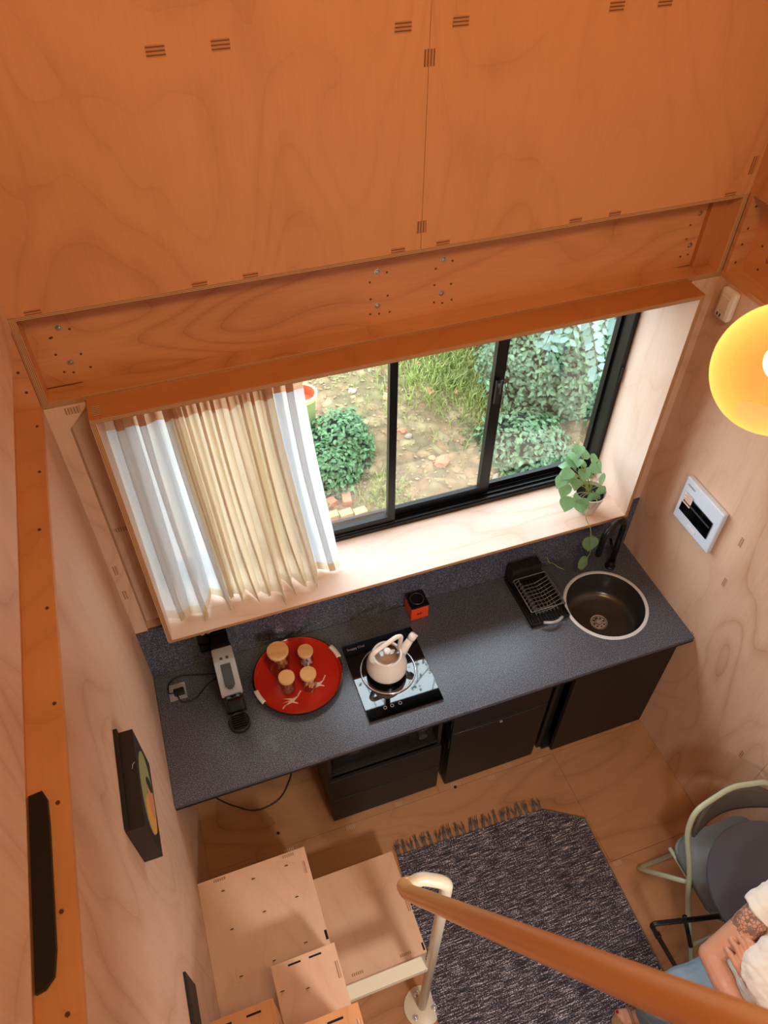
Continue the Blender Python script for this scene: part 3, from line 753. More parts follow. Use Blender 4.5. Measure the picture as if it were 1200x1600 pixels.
o = curtain_piece('drape', 0.34, 0.69, 0.38, 0.78, 8.0, 0.040, 'voile_cream', 0.070, 0.0, 0.015, 1.2, ZI0 + .004, 2)
o['label'] = 'creamier, more tightly gathered drape'
curtain_piece('drape', 0.66, 0.785, 0.75, 0.872, 1.6, 0.018, 'voile_white', 0.085, 0.045, 0.04, 2.0, ZI0 + .004, 5)
T('curtain_rod', [(XI0 + .0005, .085, 2.392), (XI1 - .0005, .085, 2.392)], 0.006, 'black_satin', cur)
T('rod_ring', [(2.2 + .012 * math.cos(a * PI / 6), -.02 + .012 * math.sin(a * PI / 6), 2.406) for a in range(12)], 0.0025, 'black_satin', win, closed=True)

# ------------------------------------------------------------------ worktop with sink
SX, SY, SR = 2.118, -0.315, 0.196
wt = thing('worktop', (1.2, -.31, .88), 'long dark grey speckled stone-look worktop under the window', 'worktop')
bm = box(nb(), 0.0015, W - 0.0015, -0.62, -0.0015, 0.878, 0.90, bev=0.0015)
slab = build('slab', bm, 'worktop_grey', wt)
cb = nb(); cyl(cb, (SX, SY, .8), SR - .004, .2, 64); cut = build('cut', cb, 'steel')
md = slab.modifiers.new('b', 'BOOLEAN'); md.object = cut; md.operation = 'DIFFERENCE'; md.solver = 'EXACT'
dg = bpy.context.evaluated_depsgraph_get(); me = bpy.data.meshes.new_from_object(slab.evaluated_get(dg)); slab.modifiers.clear(); slab.data = me
bpy.data.objects.remove(cut)
B('upstand', (0.0015, W - 0.0015, -0.0015, 0.0115, 0.9, UP0), 'worktop_grey', wt, bev=0.0012)
bx_ = build('front_lip', box(nb(), 0.0015, W - .0015, -0.6205, -0.60, 0.866, 0.878), 'black_satin', wt)

sk = thing('round_sink', (SX, SY, .74), 'round brushed steel sink basin set into the right end of the worktop', 'sink')
LT('basin', [(0.0, -.158), (0.03, -.158), (0.13, -.150), (0.160, -.143), (0.178, -.125), (0.186, -.09), (0.189, -.001), (0.189, 0.0)], (SX, SY, .9), 'steel_dark', sk, 72)
LT('rim', [(0.188, 0.0), (0.189, .0035), (0.195, .005), (0.203, .003), (0.205, 0.0004)], (SX, SY, .9), 'steel_bright', sk, 72)
dr = LT('drain', [(0.0, -.150), (.012, -.150), (.014, -.146), (.018, -.152), (.034, -.153), (.037, -.1495), (.043, -.1485), (.045, -.1545)], (SX, SY, .9), 'chrome', sk, 32)
dh = nb()
for k in range(8):
    a = k * PI / 4; cyl(dh, (SX + .026 * math.cos(a), SY + .026 * math.sin(a), .7474), .0045, .0008, 8)
build('drain_hole', dh, 'dark_void', dr)

# faucet
fc = thing('faucet', (2.262, -.115, .9), 'matt black gooseneck faucet behind the round sink', 'faucet')
LT('base', [(0, 0), (.026, 0), (.026, .008), (.020, .012), (.018, .05), (0, .05)], (2.262, -.115, .9), 'black_frame', fc, 24)
P0 = Vector((2.262, -.115, .95)); D = Vector((-0.93, -0.30, 0)).normalized()
pts = [P0, P0 + Vector((0, 0, .2))]
for a in range(0, 13):
    t = PI * a / 12; pts.append(P0 + Vector((0, 0, .24)) + D * (.075 - .075 * math.cos(t)) + Vector((0, 0, .085 * math.sin(t))))
pts.append(pts[-1] + Vector((0, 0, -.05)))
T('spout', pts, .0150, 'black_frame', fc, 16)
e = pts[-1]
LT('nozzle', [(0, 0), (.015, 0), (.0165, .03), (.0145, .05), (0, .05)], (e.x, e.y, e.z - .045), 'black_frame', fc, 20)
T('lever', [(2.262, -.115, 1.0), (2.27, -.07, 1.015), (2.275, -.045, 1.03)], .007, 'black_frame', fc)

# drying rack
rk = thing('dish_rack', (1.82, -.17, .9), 'black and steel wire dish drying rack beside the sink', 'dish rack')
RX0, RX1, RY0, RY1 = 1.715, 1.915, -.325, -.03
t = nb(); box(t, RX0, RX1, RY0, RY1, .9005, .908, bev=.002)
for a in ((RX0, RX0 + .006, RY0, RY1), (RX1 - .006, RX1, RY0, RY1), (RX0, RX1, RY0, RY0 + .006), (RX0, RX1, RY1 - .006, RY1)):
    box(t, *a, .905, .922, bev=.0015)
build('drip_tray', t, 'black_satin', rk)
for k in range(12):
    x = RX0 + .014 + k * (RX1 - RX0 - .028) / 11
    B('tray_rib', (x - .0022, x + .0022, RY0 + .008, RY1 - .008, .9078, .912), 'black_frame', rk, bev=0)
rackz = .945
T('basket_rim', fillet([(RX0 + .012, RY0 + .045, rackz + .02), (RX1 - .012, RY0 + .045, rackz + .02), (RX1 - .012, RY1 - .05, rackz + .02), (RX0 + .012, RY1 - .05, rackz + .02), (RX0 + .012, RY0 + .045, rackz + .02)], .015), .0028, 'wire_grey', rk, 8)
for k in range(9):
    y = RY0 + .055 + k * .0205
    T('rack_wire', fillet([(RX0 + .012, y, rackz + .02), (RX0 + .028, y, rackz + .048), (RX0 + .045, y, rackz - .015), (RX1 - .075, y, rackz - .015), (RX1 - .012, y, rackz + .02)], .006, 3), .0022, 'wire_grey', rk, 6)
for k in range(7):
    x = RX0 + .045 + k * .019
    T('rack_wire', [(x, RY0 + .045, rackz - .016), (x, RY1 - .05, rackz - .016)], .0016, 'wire_grey', rk, 6)
for x, y in ((RX0 + .012, RY0 + .045), (RX1 - .012, RY0 + .045), (RX0 + .012, RY1 - .05), (RX1 - .012, RY1 - .05)):
    T('rack_foot', [(x, y, .908), (x, y, rackz + .02)], .0028, 'black_satin', rk, 8)
T('rack_handle', [(RX0 + .055 + .1 * k / 10, RY0 - .004 - .018 * math.sin(PI * k / 10), .93 + .006 * math.sin(PI * k / 10)) for k in range(11)], .0075, 'silver_plastic', rk, 10)['label'] = 'silver grey handle'
c_ = nb(); box(c_, RX0 + .005, RX1 - .03, RY1 - .045, RY1 + .012, .922, 1.02, bev=.012)
ct = build('cutlery_holder', c_, 'black_satin', rk)
B('holder_opening', (RX0 + .015, RX1 - .04, RY1 - .036, RY1 + .003, 1.0196, 1.0206), 'dark_void', ct, bev=0)

# ------------------------------------------------------------------ hob and kettle
hb = thing('induction_hob', (1.009, -.335, .9), 'black glass portable induction hob reflecting the sky, under the kettle', 'hob')
B('glass_top', (.838, 1.180, -.536, -.134, .9035, .9105), 'glass_black', hb, bev=.002)
B('hob_body', (.846, 1.172, -.528, -.142, .9003, .9035), 'black_satin', hb)
text('hob_lettering', 'Snappy Chef', .0165, 'silver_plastic', (.856, -.166, .9107), (0, 0, 0), hb, .0002)
for x in (.925, .957, .994):
    T('touch_symbol', [(x + .007 * math.cos(a * PI / 8), -.49 + .007 * math.sin(a * PI / 8), .9108) for a in range(16)], .0007, 'white_paint', hb, 5, closed=True)
T('trivet_ring', [(.999 + .122 * math.cos(a * PI / 36), -.318 + .122 * math.sin(a * PI / 36), .9145) for a in range(72)], .0038, 'chrome', hb, 10, closed=True)

KX, KY, KZ = .993, -.318, .9108
kt = thing('kettle', (KX, KY, KZ), 'cream stovetop kettle with glass lid and black base on the hob', 'kettle')
LT('base_band', [(0, 0.0003), (.074, 0.0003), (.082, .006), (.087, .018), (.0885, .030), (.086, .031), (0, .031)], (KX, KY, KZ), 'black_lacquer', kt, 48)
LT('body', [(.0885, .031), (.091, .040), (.090, .060), (.084, .088), (.075, .112), (.068, .128), (.066, .136), (.060, .1375), (.056, .134), (.055, .12)], (KX, KY, KZ), 'kettle_cream', kt, 56)
ld = LT('lid', [(.056, .130), (.056, .1325), (.04, .139), (.02, .142), (.0, .1425)], (KX, KY, KZ), 'lid_glass', kt, 48)
LT('lid_rim', [(.052, .1345), (.0565, .1375), (.0585, .135), (.056, .130)], (KX, KY, KZ), 'chrome', ld, 48)
LT('lid_knob', [(0, .142), (.008, .142), (.008, .150), (.0155, .153), (.0165, .160), (.012, .165), (0, .166)], (KX, KY, KZ), 'kettle_cream', ld, 28)
LT('water', [(0, .095), (.072, .095)], (KX, KY, KZ), 'rail_warm_lit', kt, 30)
hd = Vector((.97, .22, 0)).normalized()
def kp(a, z): return Vector((KX, KY, KZ + z)) + hd * a
T('handle', fillet([kp(-.066, .110), kp(-.084, .165), kp(-.070, .195), kp(.045, .228), kp(.072, .215), kp(.062, .118)], .03, 7), [.0105] * 50 if 0 else .0105, 'kettle_cream', kt, 14)
T('spout', [kp(.070, .075), kp(.100, .118), kp(.128, .158)], [.026, .019, .0145], 'kettle_cream', kt, 18)
T('spout_cap', [kp(.122, .150), kp(.131, .162), kp(.140, .174)], [.017, .0185, .0165], 'kettle_cream', kt, 18)
T('whistle_lever', [kp(.138, .168) + Vector((-.012, .004, .012)), kp(.135, .176), kp(.148, .172) + Vector((.004, -.012, -.004))], .0055, 'kettle_cream', kt, 8)

# tin
tc_ = thing('tea_tin', (1.237, -.052, .9), 'small orange and black square tin standing against the upstand', 'tin')
B('tin_body', (1.193, 1.281, -.097, -.009, .9005, .985), 'tin_orange', tc_, bev=.004, rot=.02)
B('tin_lid', (1.192, 1.282, -.098, -.008, .985, 1.0), 'black_gloss', tc_, bev=.004, rot=.02)
T('lid_ring', [(1.237 + .032 * math.cos(a * PI / 16), -.053 + .032 * math.sin(a * PI / 16), 1.0005) for a in range(32)], .0022, 'steel_dark', tc_, 8, closed=True)
text('tin_mark', 'x6', .026, 'black_lacquer', (1.222, -.0985, .935), (PI / 2, 0, .02), tc_)

# ------------------------------------------------------------------ round red tray with four jars
TX, TY = .612, -.218
ty = thing('round_tray', (TX, TY, .9), 'round red lacquer tray with two cream handles and painted cranes', 'tray')
LT('tray_dish', [(0, .006), (.165, .006), (.182, .012), (.192, .030), (.1945, .032)], (TX, TY, .9), 'red_lacquer', ty, 80)
LT('tray_shell', [(.1945, .032), (.199, .031), (.199, .027), (.187, .006), (.172, .0008), (0, .0008)], (TX, TY, .9), 'black_lacquer', ty, 80)
for a0 in (math.radians(17), math.radians(197)):
    t = nb(); V = []
    for k in range(15):
        a = a0 + (k - 7) * .026
        V.append([t.verts.new((TX + r * math.cos(a), TY + r * math.sin(a), .9 + z)) for r, z in ((.186, .030), (.206, .031), (.207, .038), (.187, .037))])
    for a, b in zip(V, V[1:]):
        for k in range(4): t.faces.new((a[k], a[(k + 1) % 4], b[(k + 1) % 4], b[k]))
    t.faces.new(V[0]); t.faces.new(list(reversed(V[-1])))
    hnd = build('tray_handle', t, 'kettle_cream', ty, True); hnd['label'] = 'cream curved handle'
    for k in (-1, 1):
        a = a0 + k * .155; t = cyl(nb(), (TX + .194 * math.cos(a), TY + .194 * math.sin(a), .928), .007, .009, 10)
        build('handle_slot', t, 'black_lacquer', hnd)
def crane(cx, cy, s, rot):
    t = nb(); R = Matrix.Rotation(rot, 3, 'Z')
    shapes = [[(-.03, 0), (0, .008), (.035, .004), (.0, -.006)], [(.0, .005), (-.022, .03), (.008, .008)], [(-.004, .004), (-.034, .016), (-.008, .009)],
              [(.03, .004), (.052, .014), (.050, .018), (.028, .007)], [(-.028, .001), (-.05, -.008), (-.046, -.002), (-.03, .003)], [(-.005, -.004), (.01, -.022), (.013, -.020), (.003, -.003)]]
    for i, sh in enumerate(shapes):
        vs = []
        for x, y in sh:
            p = R @ Vector((x * s, y * s, 0)); vs.append((cx + p.x, cy + p.y))
        prism(t, vs, .9063, .9068 + i * .0001)
    return build('painted_crane', t, 'white_paint', ty)
crane(.555, -.325, 1.15, .35); crane(.688, -.285, 1.0, .45)

def jar(x, y, r, h, label, filler, mat, seed):
    j = thing('storage_jar', (x, y, .9062), label, 'jar', 'wooden lidded glass jars on the red tray')
    z = .9066
    LT('glass', [(0, 0), (r * .9, 0), (r, .006), (r, h - .012), (r * .93, h), (r * .93 - .002, h), (r - .003, h - .012), (r - .003, .008), (0, .005)], (x, y, z), 'jar_glass', j, 32)
    LT('lid', [(0, h - .006), (r * .85, h - .006), (r * .85, h + .0005), (r * 1.06, h + .001), (r * 1.08, h + .004), (r * 1.08, h + .014), (r * 1.03, h + .017), (0, h + .017)], (x, y, z), 'lid_wood', j, 36)
    rr = random.Random(seed); t = nb(); n = {'cookie': 16, 'nut': 46, 'sweet': 40, 'biscuit': 30}[filler]; s = {'cookie': .015, 'nut': .008, 'sweet': .009, 'biscuit': .010}[filler]
    for k in range(n):
        a = rr.uniform(0, 2 * PI); d = (r - .004 - s) * math.sqrt(rr.random()); zz = .007 + s + (h * .86 - 2 * s) * k / n
        m = Matrix.Translation((x + d * math.cos(a), y + d * math.sin(a), z + zz)) @ Matrix.Rotation(rr.uniform(0, 3), 4, (rr.random(), rr.random(), .3)) @ Matrix.Diagonal((s * rr.uniform(.8, 1.05), s * rr.uniform(.7, 1), s * rr.uniform(.5, .8), 1))
        bmesh.ops.create_icosphere(t, subdivisions=1, radius=1, matrix=m)
    c = build('contents', t, mat, j); c['kind'] = 'stuff'
jar(.546, -.158, .044, .145, 'largest wooden lidded glass jar, filled with brown biscuits', 'cookie', 'cookie', 1)
jar(.664, -.168, .032, .098, 'small wooden lidded glass jar of white and lilac sachets at the back of the tray', 'sweet', 'white_sweets', 2)
jar(.553, -.268, .033, .098, 'small wooden lidded glass jar of dark brown pieces in front of the largest jar', 'nut', 'brown_nuts', 3)
jar(.645, -.282, .033, .098, 'small wooden lidded glass jar of pale biscuits at the front right of the tray', 'biscuit', 'pale_biscuit', 4)

# ------------------------------------------------------------------ coffee machine, sockets, cables
cm = thing('coffee_machine', (.315, -.22, .9), 'slim silver and black capsule coffee machine on the left of the worktop', 'coffee machine')
b = nb(); box(b, .278, .362, -.30, -.075, .9005, 1.115, bev=.006); build('body', b, 'black_satin', cm)
# silver top shell, sloping to the front
b = nb()
prof = [(-.125, 1.118), (-.125, 1.158), (-.20, 1.163), (-.285, 1.158), (-.345, 1.145), (-.345, 1.118)]
a1 = [b.verts.new((.277, p[0], p[1])) for p in prof]; a2 = [b.verts.new((.363, p[0], p[1])) for p in prof]
b.faces.new(a1); b.faces.new(list(reversed(a2)))
for i in range(6): b.faces.new((a1[i], a1[(i + 1) % 6], a2[(i + 1) % 6], a2[i]))
bmesh.ops.bevel(b, geom=b.edges[:], offset=.004, segments=2, affect='EDGES')
top = build('top_shell', b, 'silver_plastic', cm); top['label'] = 'silver top shell'
b = nb(); box(b, .300, .341, -.322, -.215, 1.161, 1.1655, bev=.0015); lv = build('lever', b, 'dark_grey_plastic', cm)
LT('lever_badge', [(0, .0), (.016, .0), (.016, .003), (.011, .0035), (.010, .001), (0, .001)], (.3205, -.322, 1.1625), 'dark_grey_plastic', lv, 24)
for x in (.309, .334): LT('button', [(0, .0), (.006, .0), (.006, .003), (0, .0035)], (x, -.185, 1.1625), 'dark_grey_plastic', cm, 16)
b = nb(); box(b, .284, .356, -.372, -.30, 1.035, 1.132, bev=.012); build('brew_head', b, 'black_gloss', cm)
b = nb(); cyl(b, (.318, -.345, 1.02), .012, .02, 16); build('coffee_outlet', b, 'black_satin', cm)
LT('drip_tray', [(0, 0), (.044, 0), (.046, .004), (.046, .026), (.042, .028), (.038, .025), (0, .025)], (.318, -.355, .9005), 'black_satin', cm, 32)
for k in range(6):
    B('grille_bar', (.29, .346, -.382 + k * .011, -.379 + k * .011, .9255, .9285), 'black_gloss', cm, bev=0)
b = nb(); box(b, .282, .358, -.122, -.04, .905, 1.155, bev=.008); build('water_tank', b, 'black_gloss', cm)
so = thing('upstand_socket', (.29, -.002, 1.06), 'black power socket plate on the upstand behind the coffee machine', 'socket')
B('plate', (.228, .358, -.0095, -.002, .985, 1.15), 'black_gloss', so, bev=.002)
for x in (.25, .276): B('rocker_switch', (x, x + .014, -.0125, -.0095, 1.118, 1.126), 'white_plastic', so, bev=.001)
for x, z in ((.30, 1.05), (.32, 1.05), (.31, 1.065)): B('socket_hole', (x, x + .006, -.0102, -.0094, z, z + .01), 'dark_void', so, bev=0)
s3_ = thing('worktop_socket', (.092, -.112, .9), 'square steel socket plate in the left end of the worktop', 'socket')
B('plate', (.055, .130, -.153, -.072, .9003, .9045), 'steel', s3_, bev=.001)
B('socket_insert', (.068, .117, -.140, -.085, .9045, .906), 'silver_plastic', s3_, bev=.001)
pl = thing('black_plug', (.10, -.125, .9062), 'black mains plug in the worktop socket with its looped cord', 'plug')
B('plug_body', (.078, .122, -.140, -.112, .9062, .932), 'black_satin', pl, bev=.004)
T('cord', fillet([(.08, -.125, .922), (.055, -.12, .915), (.058, -.06, .905), (.11, -.035, .904), (.20, -.06, .904), (.275, -.085, .91)], .03, 5), .0028, 'black_satin', pl, 8)
T('cord', fillet([(.09, -.14, .918), (.10, -.175, .905), (.16, -.18, .904), (.22, -.12, .904), (.276, -.10, .912)], .03, 5), .0028, 'black_satin', pl, 8)
uc = build('floor_cable', tube(nb(), fillet([(.50, -.05, .45), (.505, -.16, .02), (.503, -.227, .005), (.417, -.342, .005), (.278, -.363, .005), (.134, -.26, .005), (.05, -.16, .005)], .09, 6), .0035, 8), 'black_satin', None, True)
tag(uc, 'thin black cable looping on the floor under the left end of the worktop', 'cable')

# ------------------------------------------------------------------ base cabinets
dc = thing('oven_cabinet', (.91, -.3, 0), 'black base cabinet holding a mini oven above two drawers', 'cabinet')
CX0, CX1 = .635, 1.185
B('side_panel', (CX0, CX0 + .018, -.545, -.02, .06, .866), 'black_brown', dc)
B('side_panel', (CX1 - .018, CX1, -.545, -.02, .06, .866), 'black_brown', dc)
B('shelf', (CX0 + .018, CX1 - .018, -.545, -.02, .53, .548), 'black_satin', dc)
B('bottom_panel', (CX0 + .018, CX1 - .018, -.545, -.02, .06, .078), 'black_satin', dc)
B('plinth', (CX0 + .02, CX1 - .02, -.49, -.03, .0005, .06), 'black_satin', dc)
B('drawer', (CX0 + .002, CX1 - .002, -.565, -.546, .318, .520), 'black_satin', dc, bev=.002)
B('drawer', (CX0 + .002, CX1 - .002, -.565, -.546, .075, .306), 'black_satin', dc, bev=.002)
B('finger_groove', (CX0 + .004, CX1 - .004, -.558, -.547, .306, .318), 'dark_void', dc, bev=0)
ov = thing('mini_oven', (.91, -.3, .55), 'glossy black mini oven in the left base cabinet', 'oven')
B('oven_body', (CX0 + .024, CX1 - .024, -.50, -.06, .549, .82), 'black_satin', ov, bev=.004)
B('oven_door', (CX0 + .03, CX1 - .15, -.515, -.5005, .565, .80), 'black_gloss', ov, bev=.003)
T('oven_handle', fillet([(CX0 + .06, -.515, .775), (CX0 + .06, -.54, .775), (CX1 - .18, -.54, .775), (CX1 - .18, -.515, .775)], .008), .006, 'black_gloss', ov)
for z in (.60, .68, .76):
    b = nb(); cyl(b, (CX1 - .085, -.530, z), .022, .03, 24, 'y'); build('oven_knob', b, 'steel_dark', ov)

fr = thing('mini_fridge', (1.49, -.3, 0), 'black two door mini fridge under the worktop, with a lock', 'fridge')
FX0, FX1 = 1.236, 1.745
b = nb(); box(b, FX0, FX1, -.500, -.03, .012, .862, bev=.006); build('cabinet_body', b, 'black_satin', fr)
b = nb(); box(b, FX0 + .002, FX1 - .002, -.552, -.504, .020, .574, bev=.006); dl = build('door', b, 'black_satin', fr)
b = nb(); box(b, FX0 + .002, FX1 - .002, -.552, -.504, .582, .858, bev=.006); build('door', b, 'black_satin', fr)
T('door_edge_trim', [(FX0 + .01 + (FX1 - FX0 - .02) * k / 12, -.5535 - .004 * math.sin(PI * k / 12), .575) for k in range(13)], .0022, 'steel_dark', fr, 6)
b = nb(); cyl(b, (1.494, -.5555, .545), .008, .005, 20, 'y'); build('door_lock', b, 'steel', dl)
for z in (.42, .62): B('door_hinge', (FX0 - .006, FX0 + .001, -.545, -.51, z, z + .09), 'black_frame', fr, bev=.001)
pn = thing('sink_cabinet', (2.1, -.3, 0), 'tall brown-black flush panel cabinet under the sink', 'cabinet')
B('side_panel', (1.79, 1.812, -.52, -.02, .0005, .866), 'black_satin', pn)
B('filler_panel', (1.812, 1.856, -.50, -.47, .0005, .866), 'black_satin', pn)
B('door', (1.856, W - .002, -.560, -.538, .006, .866), 'black_brown', pn, bev=.002)
B('bottom_panel', (1.813, W - .002, -.536, -.02, .0005, .02), 'black_satin', pn)
for x, y in ((.36, -.50), (1.29, -.575)): 
    b = nb(); cyl(b, (x, y, .0002), .008, .002, 12); st = build('floor_stud', b, 'black_satin', fl)

# ------------------------------------------------------------------ wall fittings
bp_ = thing('breaker_panel', (W, -.37, 1.38), 'pale blue-white electrical distribution board on the right wall', 'fuse box')
def yzplate(bm, y0, y1, z0, z1, x0, x1, bev): return box(bm, x0, x1, y0, y1, z0, z1, bev=bev)
build('cover', yzplate(nb(), -.495, -.245, 1.375, 1.615, W - .026, W - .0005, .007), 'panel_white', bp_)
build('dark_window', yzplate(nb(), -.462, -.268, 1.435, 1.535, W - .030, W - .0262, .002), 'black_gloss', bp_)
build('breaker_strip', yzplate(nb(), -.455, -.275, 1.497, 1.505, W - .0312, W - .0302, 0), 'dark_grey_plastic', bp_)
build('latch', yzplate(nb(), -.40, -.345, 1.395, 1.41, W - .0285, W - .0262, .002), 'white_plastic', bp_)
sti = build('label_sticker', yzplate(nb(), -.322, -.268, 1.487, 1.545, W - .0310, W - .0303, 0), 'white_paint', bp_)
b = nb()
for k in range(6): box(b, W - .0316, W - .0311, -.318, -.274 - .01 * (k % 2), 1.494 + k * .0085, 1.4965 + k * .0085)
build('sticker_lines', b, 'brick_red', sti)
text('cover_lettering', 'onesto', .018, 'dark_grey_plastic', (W - .0264, -.262, 1.578), (PI / 2, 0, -PI / 2), bp_, .0002)
pir = thing('motion_sensor', (W, -.095, 2.30), 'white motion sensor high on the right wall near the corner', 'sensor')
b = nb(); box(b, W - .032, W - .0005, -.135, -.062, 2.30, 2.42, bev=.014); build('case', b, 'white_plastic', pir)
b = nb(); box(b, W - .0345, W - .0320, -.122, -.076, 2.335, 2.392, bev=.001); build('lens', b, 'white_paint', pir)
for y in (-.10, -.085): B('indicator', (W - .0332, W - .0318, y, y + .006, 2.311, 2.323), 'black_satin', pir, bev=0)
lb = thing('light_box', (0, -.99, 1.73), 'black box frame with an oval picture on the left wall', 'picture')
B('box_frame', (.0005, .050, -1.131, -.85, 1.725, 1.94), 'black_brown', lb, bev=.0015)
B('back_board', (.0005, .012, -1.128, -.842, 1.728, 1.952), 'black_satin', lb)
def disc(cy, cz, ry, rz, x, mat, name='picture_print', th=.0006):
    b = nb(); n = 40
    a1 = [b.verts.new((x, cy + ry * math.cos(2 * PI * k / n), cz + rz * math.sin(2 * PI * k / n))) for k in range(n)]
    a2 = [b.verts.new((x + th, v.co.y, v.co.z)) for v in a1]
    b.faces.new(a1); b.faces.new(list(reversed(a2)))
    for k in range(n): b.faces.new((a1[k], a1[(k + 1) % n], a2[(k + 1) % n], a2[k]))
    return build(name, b, mat, lb)
disc(-.99, 1.832, .118, .088, .0501, 'art_green'); disc(-1.05, 1.82, .05, .06, .0508, 'art_orange'); disc(-1.0, 1.80, .05, .042, .0515, 'art_peach')
disc(-.955, 1.80, .02, .035, .0522, 'art_black')
T('box_clasp', [(.045, -.95, 1.9405), (.04, -.957, 1.944), (.036, -.968, 1.9405)], .001, 'steel', lb, 6)
sp_ = thing('wall_slot_plate', (0, -1.38, 1.16), 'narrow black plate on the left wall beside the stair boxes', 'wall plate')
B('plate', (.0005, .008, -1.455, -1.318, 1.165, 1.335), 'black_satin', sp_, bev=.001)
B('inset', (.008, .0092, -1.445, -1.328, 1.18, 1.32), 'black_brown', sp_, bev=0)

# ------------------------------------------------------------------ stair of plywood boxes
stair = thing('storage_stair', (.3, -1.2, 0), 'plywood alternating step boxes climbing to the loft along the left wall', 'stairs')
def step(x0, x1, y0, y1, z, mat, screws=(), slots=(), tenons=()):
    b = nb(); box(b, x0, x1, y0, y1, z - .018, z, bev=.001)
    s = build('step_top', b, mat, stair)
    b = nb(); box(b, x0 + .001, x1 - .001, y0 + .001, y1 - .001, .0005, z - .0185)
    build('step_box', b, mat, stair)
    for x, y in screws:
        c = copyof(screw, (0, 0, 0), s); c.location = Vector((x, y, z + .0002)) - wl(stair) - s.location; c.scale = (1.9, 1.9, .8)
        c.data = screwmesh
    for x, y, w, l in slots: B('slot', (x - w / 2, x + w / 2, y - l / 2, y + l / 2, z - .0002, z + .0006), 'dark_void', s, bev=0)
    for x, y, w, l in tenons: B('tenon', (x - w / 2, x + w / 2, y - l / 2, y + l / 2, z - .0002, z + .0005), 'tenon_pale', s, bev=0)
    return s
screwmesh = screw.data.copy(); screwmesh.materials.clear(); screwmesh.materials.append(M['dark_void'])
step(.4495, .830, -1.297, -.864, .294, 'ply_step', tenons=((.82, -1.10, .018, .05), (.53, -1.275, .05, .012), (.74, -1.275, .05, .012)), slots=((.822, -1.272, .008, .03),))
step(.0005, .449, -1.43, -.819, .589, 'ply_step',
     screws=((.095, -.88), (.22, -.875), (.36, -.87), (.10, -1.03), (.235, -1.01), (.37, -1.0), (.10, -1.20), (.23, -1.19), (.36, -1.17)),
     tenons=((.09, -.832, .05, .012), (.375, -.832, .05, .012), (.43, -.90, .012, .05), (.12, -1.36, .06, .014)), slots=((.443, -1.17, .010, .035),))
step(.225, .455, -1.578, -1.275, .87, 'ply_step', screws=((.33, -1.38), (.245, -1.36)), tenons=((.443, -1.36, .012, .055),),
     slots=((.305, -1.292, .045, .006), (.38, -1.292, .045, .006)))
step(.0005, .2245, -1.74, -1.43, 1.16, 'ply_step_amber', slots=((.07, -1.452, .045, .006), (.16, -1.452, .045, .006)), tenons=((.213, -1.52, .012, .05),))
step(.225, .455, -1.90, -1.5785, 1.45, 'ply_step_amber', slots=((.385, -1.60, .045, .006),), tenons=((.443, -1.64, .012, .05),))

# ------------------------------------------------------------------ newel post and handrail
hr = thing('handrail', (.767, -1.427, 0), 'cream steel newel post, and rail with warm light painted in, climbing to the loft', 'handrail')
NX, NY = .770, -1.427
LT('base_plate', [(0, 0.0006), (.078, 0.0006), (.079, .002), (.079, .007), (.077, .008), (0, .008)], (NX, NY, 0), 'cream_paint', hr, 48)
for a in (100, 215, 335):
    a = math.radians(a)
    LT('dome_nut', [(.013, .0), (.013, .002), (.010, .003), (.010, .009), (.008, .014), (.004, .017), (0, .018)], (NX + .052 * math.cos(a), NY + .052 * math.sin(a), .008), 'chrome', hr, 16)
T('post', fillet([(NX, NY, .008), (NX, NY, 1.64), (.70, -1.40, 1.668), (.662, -1.402, 1.655)], .06, 8), .0185, 'cream_paint', hr, 20)
rail = T('rail', fillet([(.672, -1.403, 1.660), (.652, -1.398, 1.655), (.650, -1.43, 1.70), (.704, -1.99, 3.05), (.735, -2.35, 3.90)], .03, 6), .0215, 'rail_warm_lit', hr, 24)
rail['label'] = 'rail with warm reflected light painted into its colour'
b = nb(); box(b, .455, NX - .012, -1.432, -1.392, .732, .738); box(b, .455, NX - .012, -1.438, -1.432, .70, .738)
build('tie_bar', b, 'cream_paint', hr)

# ------------------------------------------------------------------ rug
rug = thing('rug', (1.34, -1.5, 0), 'dark blue and grey woven rag rug with a folded corner and fringe', 'rug')
out = [(.885, -.800), (1.665, -.832), (1.845, -.940), (1.835, -1.60), (1.83, -2.3), (.79, -2.3), (.812, -1.52)]
b = nb(); prism(b, out, .0006, .009); build('rug_field', b, 'rug_weave', rug)
T('rug_binding', [(x, y, .006) for x, y in ((1.665, -.834), (1.845, -.942), (1.835, -1.6), (1.83, -2.298))], .005, 'rug_fringe', rug, 6)
fv = []
for s in range(4):
    r = random.Random(40 + s); b = nb()
    for k in range(9):
        x = r.uniform(-.009, .009); dx = r.uniform(-.02, .02); L = r.uniform(.045, .078)
        tube(b, [(x, 0, .004), (x + dx * .4, L * .45, .006 + r.uniform(0, .01)), (x + dx, L, .003 + r.uniform(0, .006))], [.0028, .0022, .0012], 4)
    fv.append(b)
meshes = []
r = random.Random(5)
for k in range(23):
    t = k / 22; x = .895 + (1.655 - .895) * t; y = -.802 - .03 * t
    if k < 4: o = build('tassel', fv[k], 'rug_fringe', rug, loc=(0, 0, 0)); meshes.append(o)
    else:
        o = copyof(meshes[k % 4], (0, 0, 0), rug)
    o.location = Vector((x, y, 0)) - rug.location; o.rotation_euler = (0, 0, r.uniform(-.25, .15))

